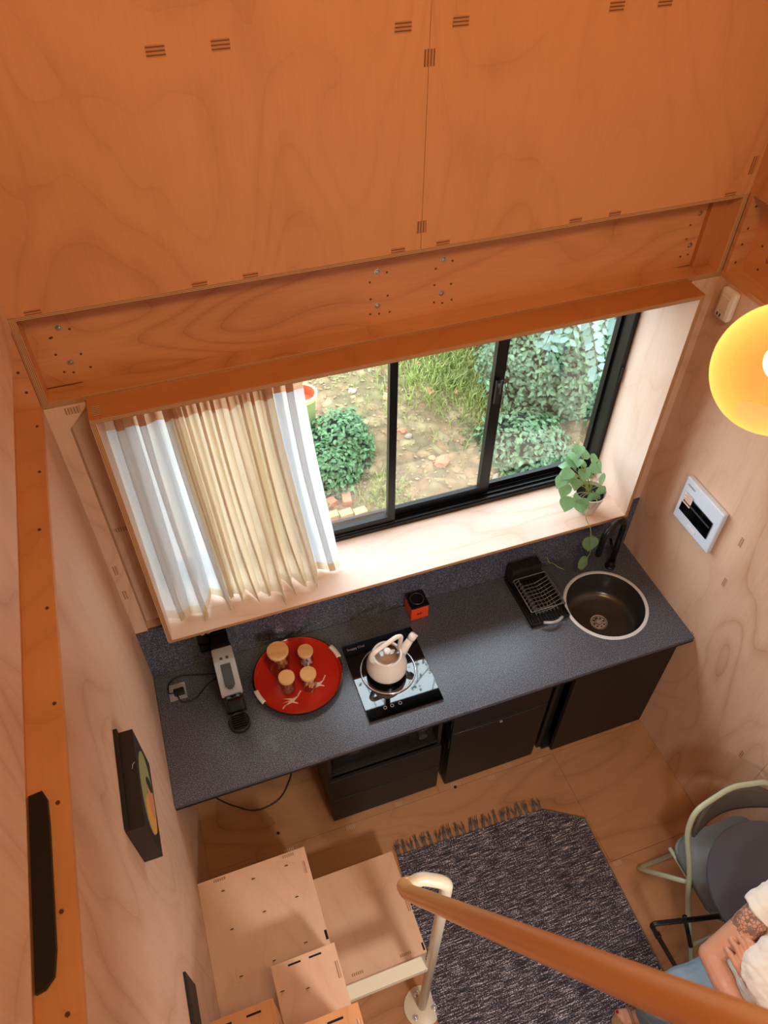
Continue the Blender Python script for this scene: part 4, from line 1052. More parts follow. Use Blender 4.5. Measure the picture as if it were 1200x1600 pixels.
# ------------------------------------------------------------------ green folding chair
gc = thing('folding_chair', (2.17, -1.45, 0), 'mint green tubular folding chair with grey leather seat and back by the right wall', 'chair')
GX0, GX1 = 1.952, 2.385
zr = .011
T('back_frame', fillet([(GX0, -1.70, zr), (GX0, -1.50, .36), (GX0, -1.425, .54), (GX0, -1.325, .69), (GX0 + .03, -1.285, .80), (GX0 + .19, -1.262, .825), (GX1 - .19, -1.262, .825), (GX1 - .03, -1.285, .80), (GX1, -1.325, .69), (GX1, -1.425, .54), (GX1, -1.50, .36), (GX1, -1.70, zr)], .085, 8), .0112, 'mint_paint', gc, 14)
T('rear_leg', fillet([(GX0 + .022, -1.455, .43), (GX0 + .014, -1.244, zr), (GX1 - .014, -1.244, zr), (GX1 - .022, -1.455, .43)], .03, 6), .0105, 'mint_paint', gc, 14)
T('front_stretcher', [(GX0 + .002, -1.628, .14), (GX1 - .002, -1.628, .14)], .007, 'mint_paint', gc, 10)
T('seat_rail', fillet([(GX0 + .022, -1.30, .425), (GX0 + .03, -1.62, .435), (GX1 - .03, -1.62, .435), (GX1 - .022, -1.30, .425)], .04), .009, 'mint_paint', gc, 10)
for x in (GX0 + .012, GX1 - .012):
    b = nb(); cyl(b, (x - .009, -1.462, .425), .012, .018, 14, 'x'); build('pivot', b, 'steel_dark', gc)
# seat cushion (rounded outline)
def rounded(x0, x1, y0, y1, r, n=6):
    out = []
    for cx, cy, a0 in ((x1 - r, y1 - r, 0), (x0 + r, y1 - r, 90), (x0 + r, y0 + r, 180), (x1 - r, y0 + r, 270)):
        for k in range(n + 1): a = math.radians(a0 + 90 * k / n); out.append((cx + r * math.cos(a), cy + r * math.sin(a)))
    return out
b = prism(nb(), rounded(GX0 + .013, GX1 - .013, -1.640, -1.285, .07), .442, .478)
bmesh.ops.bevel(b, geom=[e for e in b.edges if abs(e.verts[0].co.z - e.verts[1].co.z) < 1e-5], offset=.012, segments=3, affect='EDGES')
build('seat', b, 'seat_leather', gc, True)
# curved back pad
b = nb(); V = []
for k in range(17):
    t = k / 16; x = GX0 + .022 + (GX1 - GX0 - .044) * t; s = math.sin(PI * t); bow = .055 * s
    edge = min(1, 4 * min(t, 1 - t)) ** .5
    row = []
    for m in range(7):
        q = m / 6; z0 = .665 - .012 * s; z1 = .735 + .068 * edge; z = z0 + (z1 - z0) * q
        row.append((x, -1.345 + bow + .055 * (z - .66) / .1 * .45, z))
    V.append(row)
F = [[b.verts.new((p[0], p[1] - .010, p[2])) for p in row] for row in V]; K = [[b.verts.new((p[0], p[1] + .010, p[2])) for p in row] for row in V]
for i in range(16):
    for m in range(6):
        b.faces.new((F[i][m], F[i + 1][m], F[i + 1][m + 1], F[i][m + 1])); b.faces.new((K[i][m + 1], K[i + 1][m + 1], K[i + 1][m], K[i][m]))
    b.faces.new((F[i][0], K[i][0], K[i + 1][0], F[i + 1][0])); b.faces.new((F[i][6], F[i + 1][6], K[i + 1][6], K[i][6]))
for m in range(6):
    b.faces.new((F[0][m], F[0][m + 1], K[0][m + 1], K[0][m])); b.faces.new((F[16][m + 1], F[16][m], K[16][m], K[16][m + 1]))
bmesh.ops.recalc_face_normals(b, faces=b.faces)
bmesh.ops.bevel(b, geom=[e for e in b.edges if e.calc_face_angle(0) > 1.0], offset=.006, segments=2, affect='EDGES')
build('backrest', b, 'back_leather', gc, True)['label'] = 'dark grey-brown leather backrest'

# ------------------------------------------------------------------ round table
TBX, TBY = 2.138, -1.640
tb = thing('round_table', (TBX, TBY, 0), 'small round charcoal metal bistro table in front of the green chair', 'table')
LT('tabletop', [(0, .722), (.262, .722), (.267, .724), (.268, .735), (.266, .740), (.262, .740), (.258, .7385), (0, .7385)], (TBX, TBY, 0), 'table_black', tb, 80)
LT('column', [(.0, .0), (.02, .0), (.02, .722), (0, .722)], (TBX, TBY - .080, .001), 'table_black', tb, 24)
LT('foot_disc', [(0, .0005), (.09, .0005), (.09, .008), (.03, .022), (0, .022)], (TBX, TBY - .080, 0), 'table_black', tb, 48)

# ------------------------------------------------------------------ the person's black armchair
bc = thing('black_armchair', (1.90, -1.88, 0), 'black tubular armchair the seated person is sitting on', 'chair')
for sy, yy in ((1, -1.56), (-1, -2.16)):
    q = -.05 if sy > 0 else 0
    T('arm_frame', fillet([(2.07, yy + q - .05, .60), (1.655, yy, .60), (1.90, yy - .19 * sy, .012)], .03, 6), .010, 'black_frame', bc, 12)
    T('rear_leg', fillet([(2.07, yy + q - .05, .60), (2.08, yy - .11 * sy, .45), (1.98, yy - .13 * sy, .012)], .03, 5), .010, 'black_frame', bc, 12)
    T('arm_brace', [(1.80, yy - .02, .595), (1.83, yy - .10 * sy, .43)], .009, 'black_frame', bc, 10)
    b = nb(); cyl(b, (1.696, yy - .03 * sy - .01, .505), .013, .02, 12, 'y'); build('frame_knob', b, 'black_satin', bc)
b = prism(nb(), rounded(1.80, 2.11, -2.07, -1.715, .05), .425, .444)
build('seat', b, 'table_black', bc)
b = nb(); box(b, 2.10, 2.118, -2.06, -1.80, .47, .70, bev=.006); build('backrest', b, 'table_black', bc)

# ------------------------------------------------------------------ person
pe = thing('person', (1.9, -1.88, 0), 'seated person in white T-shirt and light blue jeans, arms crossed, with tattooed upper arm', 'person')
sR, eR, wR = Vector((1.935, -1.705, 1.055)), Vector((1.695, -1.752, .865)), Vector((1.668, -1.985, .885))
sL, eL, wL = Vector((1.935, -2.075, 1.055)), Vector((1.735, -2.095, .81)), Vector((1.775, -1.925, .875))
b = nb(); C_ = lambda *a, **k: capsule(b, *a, **k)
# trunk, neck, head
C_((1.90, -1.89, .56), (1.91, -1.89, .78), .135, .120, flat=.78, fdir=(1, 0, 0), seg=20)
C_((1.91, -1.89, .78), (1.925, -1.89, .98), .120, .142, flat=.76, fdir=(1, 0, 0), seg=20)
C_((1.935, -1.78, 1.03), (1.935, -2.0, 1.03), .068, .068)
C_((1.935, -1.89, 1.06), (1.92, -1.89, 1.17), .055, .050)
C_((1.915, -1.89, 1.255), (1.91, -1.89, 1.30), .078, .082)
C_((1.885, -1.89, 1.20), (1.875, -1.89, 1.235), .045, .056)
C_((1.815, -1.89, 1.245), (1.832, -1.89, 1.275), .012, .008)
for sy in (-1, 1): C_((1.925, -1.89 + sy * .078, 1.245), (1.93, -1.89 + sy * .082, 1.275), .012, .015, flat=.5, fdir=(0, 1, 0))
C_((1.826, -1.902, 1.215), (1.826, -1.878, 1.215), .008, .008)
# arms
C_(sR, sR.lerp(eR, .45), .056, .050); C_(sR.lerp(eR, .35), eR, .051, .040); C_(eR, eR.lerp(wR, .35), .041, .042); C_(eR.lerp(wR, .3), wR, .042, .026)
C_(sL, sL.lerp(eL, .45), .056, .050); C_(sL.lerp(eL, .35), eL, .050, .040); C_(eL, eL.lerp(wL, .35), .040, .040); C_(eL.lerp(wL, .3), wL, .040, .026)
# left hand: palm and four fingers over the right upper arm, thumb along its inside
C_(wL, (1.762, -1.868, .902), .026, .030, flat=.6, fdir=(1, 0, .4))
C_((1.748, -1.875, .90), (1.738, -1.836, .925), .022, .018, flat=.65, fdir=(1, .2, .3)); C_((1.782, -1.872, .905), (1.785, -1.836, .932), .022, .018, flat=.65, fdir=(1, .2, .3))
FG = []
for i, (x, tipy, tz) in enumerate(((1.722, -1.764, .948), (1.7465, -1.748, .966), (1.771, -1.748, .978), (1.794, -1.766, .984))):
    k0 = Vector((1.733 + i * .0175, -1.842, .925)); k1 = Vector((x - .001, -1.812 + .003 * i, .952 + .008 * i)); k2 = Vector((x, (tipy - 1.800) / 2 + .004, tz + .004)); k3 = Vector((x + .001, tipy, tz - .004))
    C_(k0, k1, .0122, .0118, seg=12); C_(k1, k2, .0118, .0112, seg=12); C_(k2, k3, .0112, .0100, seg=12)
    FG.append((k1, k2, k3))
C_((1.785, -1.89, .880), (1.798, -1.85, .872), .012, .011, seg=10); C_((1.798, -1.85, .872), (1.800, -1.815, .875), .011, .009, seg=10)
# right hand: tucked against the left side
C_(wR, (1.70, -2.045, .90), .024, .027, flat=.6, fdir=(1, 0, 0))
for i in range(4):
    z = .872 + i * .019; C_((1.705, -2.05, z), (1.73, -2.09, z + .004), .009, .0085, seg=10); C_((1.73, -2.09, z + .004), (1.765, -2.105, z + .006), .0085, .0078, seg=10)
C_((1.69, -2.03, .925), (1.70, -2.065, .955), .011, .009, seg=10)
# legs and feet
hipR, kR, aR = Vector((1.89, -1.80, .535)), Vector((1.575, -1.780, .520)), Vector((1.675, -1.785, .085))
hipL, kL, aL = Vector((1.89, -1.98, .525)), Vector((1.53, -2.02, .505)), Vector((1.60, -2.05, .085))
for h_, k_, a_ in ((hipR, kR, aR), (hipL, kL, aL)):
    C_(h_, k_, .082, .056); C_(k_, k_.lerp(a_, .35), .054, .054); C_(k_.lerp(a_, .35), a_, .054, .034)
    f = Vector((-1, .18, 0)).normalized(); s = Vector((.18, 1, 0)).normalized()
    C_(a_ + Vector((.03, 0, -.045)), a_ + f * .06 + Vector((0, 0, -.045)), .028, .030, flat=.85); C_(a_ + f * .04 + Vector((0, 0, -.048)), a_ + f * .085 + Vector((0, 0, -.055)), .030, .030, flat=.55, fdir=(0, 0, 1))
    C_(a_, a_ + f * .05 + Vector((0, 0, -.035)), .034, .028)
    for i in range(5):
        w = (i - 2) * .0155
        if a_ is aR: w = -w
        t0 = a_ + f * (.088) + s * w + Vector((0, 0, -.058)); t1 = a_ + f * (.118 + .012 * math.cos(i * .7)) + s * w * 1.08 + Vector((0, 0, -.062))
        C_(t0, t1, .0105 if i else .0135, .0088 if i else .012, seg=10)
        if i == 0: toe = (t1, f)
    if a_ is aR: toeR = toe
body = build('body', b, 'skin_body', pe)
remesh(body, .0034, 3, .5)

def nail(c, mat, s=(.0055, .0065, .0016), rot=0.0, name='nail'):
    b = nb(); bmesh.ops.create_icosphere(b, subdivisions=2, radius=1, matrix=Matrix.Translation(c) @ Matrix.Rotation(rot, 4, 'Z') @ Matrix.Diagonal((*s, 1)))
    return build(name, b, mat, pe, True)
for k1, k2, k3 in FG: nail(k3 + Vector((0, .0015, .0062)), 'nail_pink')
nail(toeR[0] + Vector((-.002, 0, .0105)), 'nail_red', (.008, .007, .002), name='toenail')['label'] = 'dark red toenail'
k1, k2, k3 = FG[2]
dv = (k2 - k1).normalized(); u = dv.orthogonal().normalized(); v = dv.cross(u); cc = k1.lerp(k2, .15)
T('ring', [cc + (u * math.cos(a * PI / 8) + v * math.sin(a * PI / 8)) * .0098 for a in range(16)], .0016, 'gold', pe, 8, closed=True)
# eyes, hair
for sy in (-1, 1):
    b = nb(); bmesh.ops.create_icosphere(b, subdivisions=2, radius=.011, matrix=Matrix.Translation((1.842, -1.89 + sy * .031, 1.268))); build('eye', b, 'black_satin', pe, True)
b = nb(); capsule(b, (1.935, -1.89, 1.28), (1.93, -1.89, 1.315), .088, .088); capsule(b, (1.985, -1.89, 1.15), (1.965, -1.89, 1.28), .055, .075)
hair = build('hair', b, 'hair_brown', pe); remesh(hair, .006, 5, disp=lambda c, n: n * .003 * noise.noise(c * 60))

# T-shirt: torso and short sleeves with folds
b = nb()
capsule(b, (1.90, -1.89, .60), (1.905, -1.89, .80), .150, .142, flat=.82, fdir=(1, 0, 0), seg=24)
capsule(b, (1.905, -1.89, .80), (1.925, -1.89, .98), .142, .158, flat=.80, fdir=(1, 0, 0), seg=24)
capsule(b, (1.803, -1.875, .965), (1.803, -1.985, .965), .092, .092)
capsule(b, (1.85, -1.86, 1.01), (1.85, -1.96, 1.01), .085, .085)
capsule(b, (1.937, -1.775, 1.035), (1.937, -2.005, 1.035), .078, .078)
for s_, e_ in ((sR, eR), (sL, eL)):
    d = (e_ - s_).normalized()
    capsule(b, s_ + Vector((.02, 0, -.01)), s_ + d * .02, .068, .066)
    # flat-ended sleeve
    tube(b, [s_ + d * .0, s_ + d * .04, s_ + d * .082], [.066, .069, .073], 24)
tee = build('tshirt', b, 'tee_white', pe)
def fold(c, n):
    a = noise.noise(Vector((c.x * 10, c.y * 22, c.z * 6))); g = noise.noise(Vector((c.x * 26 + 3, c.y * 10 + c.z * 30, c.z * 8)))
    h = noise.noise(Vector((c.x * 14 - c.z * 20, c.y * 30 + c.z * 22, c.z * 4 + 7)))
    return n * (.006 * a + .008 * abs(g) - .010 * max(0, .25 - abs(h)))
remesh(tee, .0055, 3, disp=fold)
b = nb(); bmesh.ops.create_icosphere(b, subdivisions=3, radius=1, matrix=Matrix.Translation((1.778, -1.93, 1.0)) @ Matrix.Rotation(.5, 4, 'Y') @ Matrix.Diagonal((.010, .018, .012, 1)))
build('shirt_print', b, 'grey_print', pe, True)['label'] = 'small dark grey print'

# jeans
b = nb()
capsule(b, (1.90, -1.89, .53), (1.905, -1.89, .60), .155, .145, flat=.85, fdir=(1, 0, 0), seg=24)
for h_, k_, a_ in ((hipR, kR, aR), (hipL, kL, aL)):
    capsule(b, h_, k_, .096, .070); capsule(b, k_, k_.lerp(a_, .4), .069, .070)
    q = k_.lerp(a_, .93); tube(b, [k_.lerp(a_, .1), k_.lerp(a_, .5), q], [.068, .070, .072], 24)
jeans = build('jeans', b, 'denim', pe)
remesh(jeans, .007, 4, disp=lambda c, n: n * (.006 * noise.noise(c * 16) + .003 * noise.noise(Vector((c.x * 8, c.y * 40, c.z * 40)))))
# sandals
for a_ in (aR, aL):
    f = Vector((-1, .18, 0)).normalized(); s = Vector((.18, 1, 0)).normalized(); z = .004
    pts = []
    for k in range(24):
        a = 2 * PI * k / 24; L = math.cos(a) * .132; wv = math.sin(a) * (.040 + .008 * math.cos(a)); p = a_ + f * (.035 + L) + s * wv; pts.append((p.x, p.y))
    b = prism(nb(), pts, .0095, .0225); sd = build('sandal', b, 'sandal_tan', pe)
    c0 = a_ + f * .085; c0.z = 0.022
    T('sandal_strap', [c0 + s * .047 * math.cos(PI * k / 10) + Vector((0, 0, .038 * math.sin(PI * k / 10))) for k in range(11)], .006, 'sandal_tan', sd, 8)
    T('sandal_piping', [Vector((p[0], p[1], .0235)) for p in pts], .0028, 'sandal_tan', sd, 6, closed=True)

# ------------------------------------------------------------------ pendant globe
GC = Vector((1.462, -1.160, 3.022)); GR = .1245
lp = thing('pendant_lamp', GC, 'amber glass globe pendant lamp, lit, at the right edge of the picture', 'lamp')
prof = []
for k in range(0, 30):
    a = math.radians(24 + (168 - 24) * k / 29); prof.append((GR * math.sin(a), -GR * math.cos(a)))
o = LT('glass_globe', prof, GC, 'amber_glass', lp, 64)
T('globe_lip', [GC + Vector((GR * math.sin(math.radians(24)) * math.cos(a * PI / 20), GR * math.sin(math.radians(24)) * math.sin(a * PI / 20), -GR * math.cos(math.radians(24)))) for a in range(40)], .002, 'amber_glass', lp, 8, closed=True)
LT('cap', [(0, .118), (.030, .118), (.034, .122), (.030, .140), (.012, .150), (0, .150)], GC, 'gold', lp, 28)
LT('socket', [(0, .05), (.018, .05), (.020, .055), (.020, .118), (0, .118)], GC, 'gold', lp, 20)
b = nb(); bmesh.ops.create_icosphere(b, subdivisions=3, radius=.036, matrix=Matrix.Translation(GC + Vector((0, 0, .018)))); build('bulb', b, 'bulb_glow', lp, True)
T('cord', [GC + Vector((0, 0, .15)), (GC.x, GC.y, CEIL - .02)], .003, 'black_satin', lp, 8)
LT('ceiling_rose', [(0, CEIL - .0005), (.05, CEIL - .0005), (.05, CEIL - .02), (0, CEIL - .025)], (GC.x, GC.y, 0), 'gold', lp, 28)

# ------------------------------------------------------------------ potted plant on the sill
PX, PY, PZ = 2.098, -0.012, ZI0 + .0006
pt = thing('potted_plant', (PX, PY, PZ), 'trailing heart-leaved plant in a white pot on the window sill', 'plant')
LT('pot', [(0, 0), (.040, 0), (.044, .004), (.070, .112), (.073, .118), (.069, .119), (.066, .110), (.060, .098)], (PX, PY, PZ), 'terracotta_white', pt, 36)
LT('potting_soil', [(0, .102), (.064, .102)], (PX, PY, PZ), 'soil', pt, 24)
def heartleaf(L, Wd, cup=.12):
    b = nb(); pts = []
    prof = [(0, .0), (.02, .22), (.10, .42), (.22, .5), (.38, .5), (.55, .42), (.72, .27), (.88, .11), (1.0, 0.0)]
    rows = []
    for t, w in prof:
        y = t * L; row = []
        for s in (-1, -.5, 0, .5, 1):
            x = s * w * Wd; back = -.10 * L * (abs(s) ** 1.2) if t < .12 else 0
            z = cup * L * (abs(s) * w) - .25 * L * t * t + (0 if s else .0)
            row.append((x, y + back, z - (.02 * L if s == 0 else 0)))
        rows.append(row)
    V = []
    for row in rows: V.append([b.verts.new(p) for p in row])
    for i in range(len(V) - 1):
        for k in range(4):
            try: b.faces.new((V[i][k], V[i][k + 1], V[i + 1][k + 1], V[i + 1][k]))
            except ValueError: pass
    bmesh.ops.remove_doubles(b, verts=b.verts, dist=1e-6)
    return b
leafproto = build('leaf', heartleaf(1, .95), 'leaf_plant', pt, True, loc=(0, 0, 0))
def putleaf(c, direction, normal, size, first=[True]):
    y = Vector(direction).normalized(); n = Vector(normal); n = (n - y * n.dot(y)).normalized(); x = y.cross(n)
    m = Matrix((x, y, n)).transposed()
    if first[0]: o = leafproto; first[0] = False
    else: o = copyof(leafproto, (0, 0, 0), pt)
    o.rotation_euler = m.to_euler(); o.scale = (size,) * 3; o.location = Vector(c) - y * size * .45 - pt.location
    return Vector(c) - y * size * .45
camdir = Vector((-.45, -.55, .65))
# centre, direction of tip, normal, size
LV = [((1.985, .045, 1.485), (-1, -.4, -.3), (-.2, -.4, .9), .062), ((1.952, .035, 1.455), (-.9, -.6, -.5), (-.3, -.3, .9), .06), ((2.045, .10, 1.495), (.1, -.8, -.2), (0, -.3, 1), .065),
      ((2.085, .13, 1.53), (-.5, -.7, -.1), (0, -.2, 1), .06), ((2.125, .12, 1.50), (.9, -.2, -.2), (.1, -.4, .9), .058), ((2.165, .10, 1.48), (1, -.2, -.3), (0, -.5, .9), .05),
      ((2.07, .03, 1.47), (-.4, -.9, -.1), (-.1, -.5, .9), .062), ((2.105, .045, 1.455), (.3, -.9, -.1), (.1, -.4, .9), .058), ((2.03, .02, 1.43), (-.6, -.8, -.3), camdir, .055),
      ((1.955, -.045, 1.385), (-.4, -.4, -.9), (-.5, -.5, .5), .075), ((2.005, -.04, 1.405), (-.5, -.3, .3), camdir, .055), ((2.018, -.075, 1.38), (.1, -.5, -.8), (-.3, -.8, .5), .075),
      ((2.085, -.060, 1.375), (-.2, -.5, -.8), (.1, -.8, .5), .08), ((2.135, -.035, 1.39), (.1, -.3, -.9), (.1, -.9, .4), .065), ((2.175, .02, 1.40), (.3, -.3, -.9), (.5, -.8, .3), .07),
      ((2.068, -.145, 1.17), (-.1, -.35, -.9), (-.25, -.85, .5), .082), ((2.150, -.125, 1.15), (.1, -.1, -.9), (.3, -.9, .3), .078), ((2.078, -.135, 1.02), (.8, -.1, -.5), (-.1, -.8, .6), .075),
      ((1.99, .075, 1.46), (-.7, .2, -.3), (0, -.2, 1), .055), ((2.01, .11, 1.475), (-.6, .5, -.1), (0, -.2, 1), .055), ((2.09, .085, 1.49), (.4, .2, .0), (0, -.3, 1), .05), ((2.055, .075, 1.515), (-.3, -.5, .1), (-.1, -.4, .9), .055),
      ((2.02, .06, 1.44), (-.8, -.5, -.2), camdir, .06), ((2.14, .045, 1.47), (.6, -.6, -.1), (0, -.4, 1), .06), 
      ((1.965, .01, 1.42), (-.7, -.6, -.5), (-.4, -.4, .8), .065), ((2.05, .12, 1.52), (-.2, .6, .2), (0, -.3, 1), .055), ((2.185, .075, 1.45), (.5, -.5, -.7), (.5, -.5, .6), .05)]
stem_pts = []
for c, d, n, s in LV:
    base = putleaf(c, d, n, s)
    if base.z > 1.33:
        stem_pts.append([Vector((PX + random.uniform(-.025, .025), PY + random.uniform(-.025, .025), PZ + .10)), (Vector((PX, PY, PZ + .13)) + base) / 2 + Vector((0, 0, .03)), base])
for q in stem_pts: T('stem', [q[0] * (1 - t) ** 2 + q[1] * 2 * t * (1 - t) + q[2] * t * t for t in [k / 6 for k in range(7)]], .0013, 'stem_green', pt, 5)
T('vine', fillet([(PX - .01, PY - .02, PZ + .10), (PX, PY - .07, PZ + .125), (2.03, -.09, 1.33), (2.055, -.135, 1.28), (2.062, -.145, 1.20), (2.09, -.14, 1.10), (2.085, -.13, 1.04), (2.04, -.13, 1.025)], .04), .0018, 'stem_green', pt, 6)
T('vine', fillet([(2.06, -.14, 1.24), (2.10, -.13, 1.20), (2.15, -.115, 1.19)], .03), .0014, 'stem_green', pt, 6)
T('vine', fillet([(PX + .03, PY - .03, PZ + .11), (2.13, -.03, 1.44), (2.165, .01, 1.43)], .03), .0014, 'stem_green', pt, 6)
tw = build('dry_vine_sprig', tube(nb(), fillet([(1.94, -.02, .985), (1.955, -.03, .95), (1.985, -.025, .93), (2.0, -.04, .915), (2.03, -.06, .904)], .02), .002, 6), 'stem_green', None, True)
tag(tw, 'thin dry green sprig on the worktop between dish rack and faucet', 'sprig')

# ------------------------------------------------------------------ garden
def gz(x, y): return 0.02 + 0.10 * max(0, y - .4) + .018 * noise.noise(Vector((x * 3, y * 3, 0))) + .008 * noise.noise(Vector((x * 11, y * 11, 2)))
b = nb(); nx, ny = 110, 110; V = []
for j in range(ny + 1):
    y = .14 + (j / ny) ** 1.4 * 8.8
    V.append([b.verts.new((x, y, gz(x, y))) for x in [(-4.0 + 13.0 * i / nx) for i in range(nx + 1)]])
for j in range(ny):
    for i in range(nx): b.faces.new((V[j][i], V[j][i + 1], V[j + 1][i + 1], V[j + 1][i]))
gr = build('garden_ground', b, 'garden_soil', None, True); tag(gr, 'bare brown earth of the garden slope outside the window', 'ground', kind='structure')

def pyd(name, verts, faces, mat, parent=None, smooth=False):
    me = bpy.data.meshes.new(name); me.from_pydata(verts, [], faces); me.materials.append(M[mat]); me.update()
    if smooth: me.polygons.foreach_set('use_smooth', [True] * len(me.polygons))
    o = bpy.data.objects.new(name, me); COL.objects.link(o)
    if parent: o.parent = parent; o.location = -wl(parent)
    return o
def leafcloud(name, n, sampler, size, mat, parent, seed, aspect=.5, up=.5):
    r = random.Random(seed); vs = []; fs = []
    for k in range(n):
        p, nrm = sampler(r); s = size * r.uniform(.6, 1.25)
        d = Vector((r.gauss(0, 1), r.gauss(0, 1), r.gauss(-.3, .7))).normalized()
        nn = (nrm + Vector((r.gauss(0, .5), r.gauss(0, .5), r.gauss(up, .4)))).normalized(); d = (d - nn * d.dot(nn)).normalized(); x = d.cross(nn)
        i = len(vs)
        for a, w, z in ((0, 0, 0), (.35, -.5, .06), (.7, -.38, .02), (1, 0, -.12), (.7, .38, .02), (.35, .5, .06), (.5, 0, -.03)):
            vs.append(p + d * a * s + x * w * aspect * s + nn * z * s)
        fs += [(i, i + 1, i + 6), (i + 1, i + 2, i + 6), (i + 2, i + 3, i + 6), (i + 3, i + 4, i + 6), (i + 4, i + 5, i + 6), (i + 5, i, i + 6)]
    o = pyd(name, vs, fs, mat, parent); o['kind'] = 'stuff'
    return o
def ell(c, rad, low=-.2):
    c = Vector(c)
    def f(r):
        while True:
            n = Vector((r.gauss(0, 1), r.gauss(0, 1), r.gauss(0, 1))).normalized()
            if n.z > low and n.y < .7: break
        q = r.uniform(.82, 1.04) * (1 + .16 * noise.noise(n * 3 + c))
        return c + Vector((n.x * rad[0], n.y * rad[1], n.z * rad[2])) * q, n
    return f
hd_ = thing('hedge', (3.9, 2.9, .2), 'tall grey-green leafy hedge filling the right window pane', 'hedge')
CL = [((3.25, 2.05, .45), (.62, .55, .62)), ((3.75, 2.35, .85), (.75, .6, .85)), ((4.35, 2.8, 1.25), (.95, .75, 1.1)), ((3.35, 2.95, .75), (.75, .5, .7)), ((2.75, 1.6, .15), (.33, .35, .25)), ((4.9, 3.3, 1.7), (1.0, .8, 1.4))]
for i, (c, rad) in enumerate(CL):
    area_ = rad[0] * rad[1] + rad[1] * rad[2] + rad[0] * rad[2]
    leafcloud('foliage', int(5200 * area_), ell(c, rad), .062 if i in (2, 5) else .048, 'leaf_hedge', hd_, 100 + i, .55)
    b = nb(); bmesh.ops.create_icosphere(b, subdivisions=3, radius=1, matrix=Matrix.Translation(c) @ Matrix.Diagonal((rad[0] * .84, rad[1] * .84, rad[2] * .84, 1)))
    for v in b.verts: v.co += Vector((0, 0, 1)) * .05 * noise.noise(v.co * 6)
    build('shade_core', b, 'leaf_shade', hd_, True) if 'leaf_shade' in M else build('shade_core', b, 'bark', hd_, True)  # solid dark core, paints the shade inside the hedge
b = nb(); r = random.Random(9)
for k in range(26):
    c, rad = CL[k % 5]; base = Vector((c[0] + r.uniform(-.2, .2), c[1] + r.uniform(-.2, .2), gz(c[0], c[1]))); n = Vector((r.uniform(-1, 1), r.uniform(-1, .3), r.uniform(.2, 1))).normalized()
    tube(b, [base, Vector(c), Vector(c) + Vector((n.x * rad[0], n.y * rad[1], n.z * rad[2])) * 1.02], [.018, .010, .004], 6)
build('branch', b, 'bark', hd_, True)

hb_ = thing('overhanging_branch', (2.5, .9, 1.9), 'pale drooping compound-leaved branch before the hedge, top right of the window', 'branch')
lp2 = nb()
vv = [lp2.verts.new(p) for p in ((0, 0, 0), (-.24, .3, .03), (-.26, .6, .02), (0, 1, -.1), (.26, .6, .02), (.24, .3, .03), (0, .5, -.03))]
for a, c in ((0, 1), (1, 2), (2, 3), (3, 4), (4, 5), (5, 0)): lp2.faces.new((vv[a], vv[c], vv[6]))
lf0 = build('leaf', lp2, 'leaf_pale', hb_, True, loc=(0, 0, 0)); lf_used = False
r = random.Random(21)
# anchor points lie on the sight line of the drooping spray, from above the lid downwards
def spray(p0, p1, n, size, first):
    global lf_used
    P0_, P1_ = Vector(p0), Vector(p1); sag = Vector((0, 0, .05)); Pm = (P0_ + P1_) / 2 + sag
    pts = [P0_ * (1 - t) ** 2 + Pm * 2 * t * (1 - t) + P1_ * t * t for t in [k / n for k in range(n + 1)]]
    T('twig', pts, [.006 - .0045 * k / n for k in range(n + 1)], 'bark', hb_, 6)
    for k in range(1, n + 1):
        t = (pts[k] - pts[k - 1]).normalized(); side = t.cross(Vector((-.35, -.6, .7))).normalized()
        for s in (-1, 1):
            d = (t * .55 + side * s + Vector((r.gauss(0, .12), r.gauss(0, .12), -.15))).normalized(); nn = Vector((-.35 + r.gauss(0, .2), -.6 + r.gauss(0, .2), .8)); nn = (nn - d * nn.dot(d)).normalized(); x = d.cross(nn)
            if not lf_used: o = lf0; lf_used = True
            else: o = copyof(lf0, (0, 0, 0), hb_)
            o.rotation_euler = Matrix((x, d, nn)).transposed().to_euler(); o.location = pts[k] - hb_.location; o.scale = (size * r.uniform(.8, 1.1),) * 3
spray((2.42, 0.80, 1.86), (2.62, 0.80, 1.36), 10, .072, True)
spray((2.60, 0.84, 1.86), (2.76, 0.90, 1.52), 7, .072, False)
spray((2.40, 0.90, 1.80), (2.30, 0.88, 1.58), 6, .062, False)
spray((2.66, 1.05, 1.80), (2.60, 1.10, 1.40), 8, .072, False)
spray((2.90, 1.05, 1.80), (2.96, 1.10, 1.36), 8, .072, False)
spray((2.50, 1.15, 1.70), (2.52, 1.15, 1.34), 7, .068, False)
spray((2.95, 1.20, 1.60), (2.90, 1.25, 1.20), 8, .068, False)
sh = thing('garden_shrub', (1.42, 1.95, .15), 'low dense green shrub outside, beside the curtain', 'shrub')
for i, (c, rad) in enumerate((((1.30, 1.76, .12), (.25, .26, .25)), ((1.45, 1.97, .16), (.25, .28, .28)), ((1.02, 1.85, .15), (.2, .3, .3)), ((1.00, 1.5, .1), (.2, .26, .22)))):
    leafcloud('foliage', 1500, ell(c, rad), .040, 'leaf_shrub', sh, 200 + i, .55)
    b = nb(); bmesh.ops.create_icosphere(b, subdivisions=3, radius=1, matrix=Matrix.Translation(c) @ Matrix.Diagonal((rad[0] * .82, rad[1] * .82, rad[2] * .82, 1))); build('shade_core', b, 'leaf_shade', sh, True)  # core colour stands for shade deep in the shrub

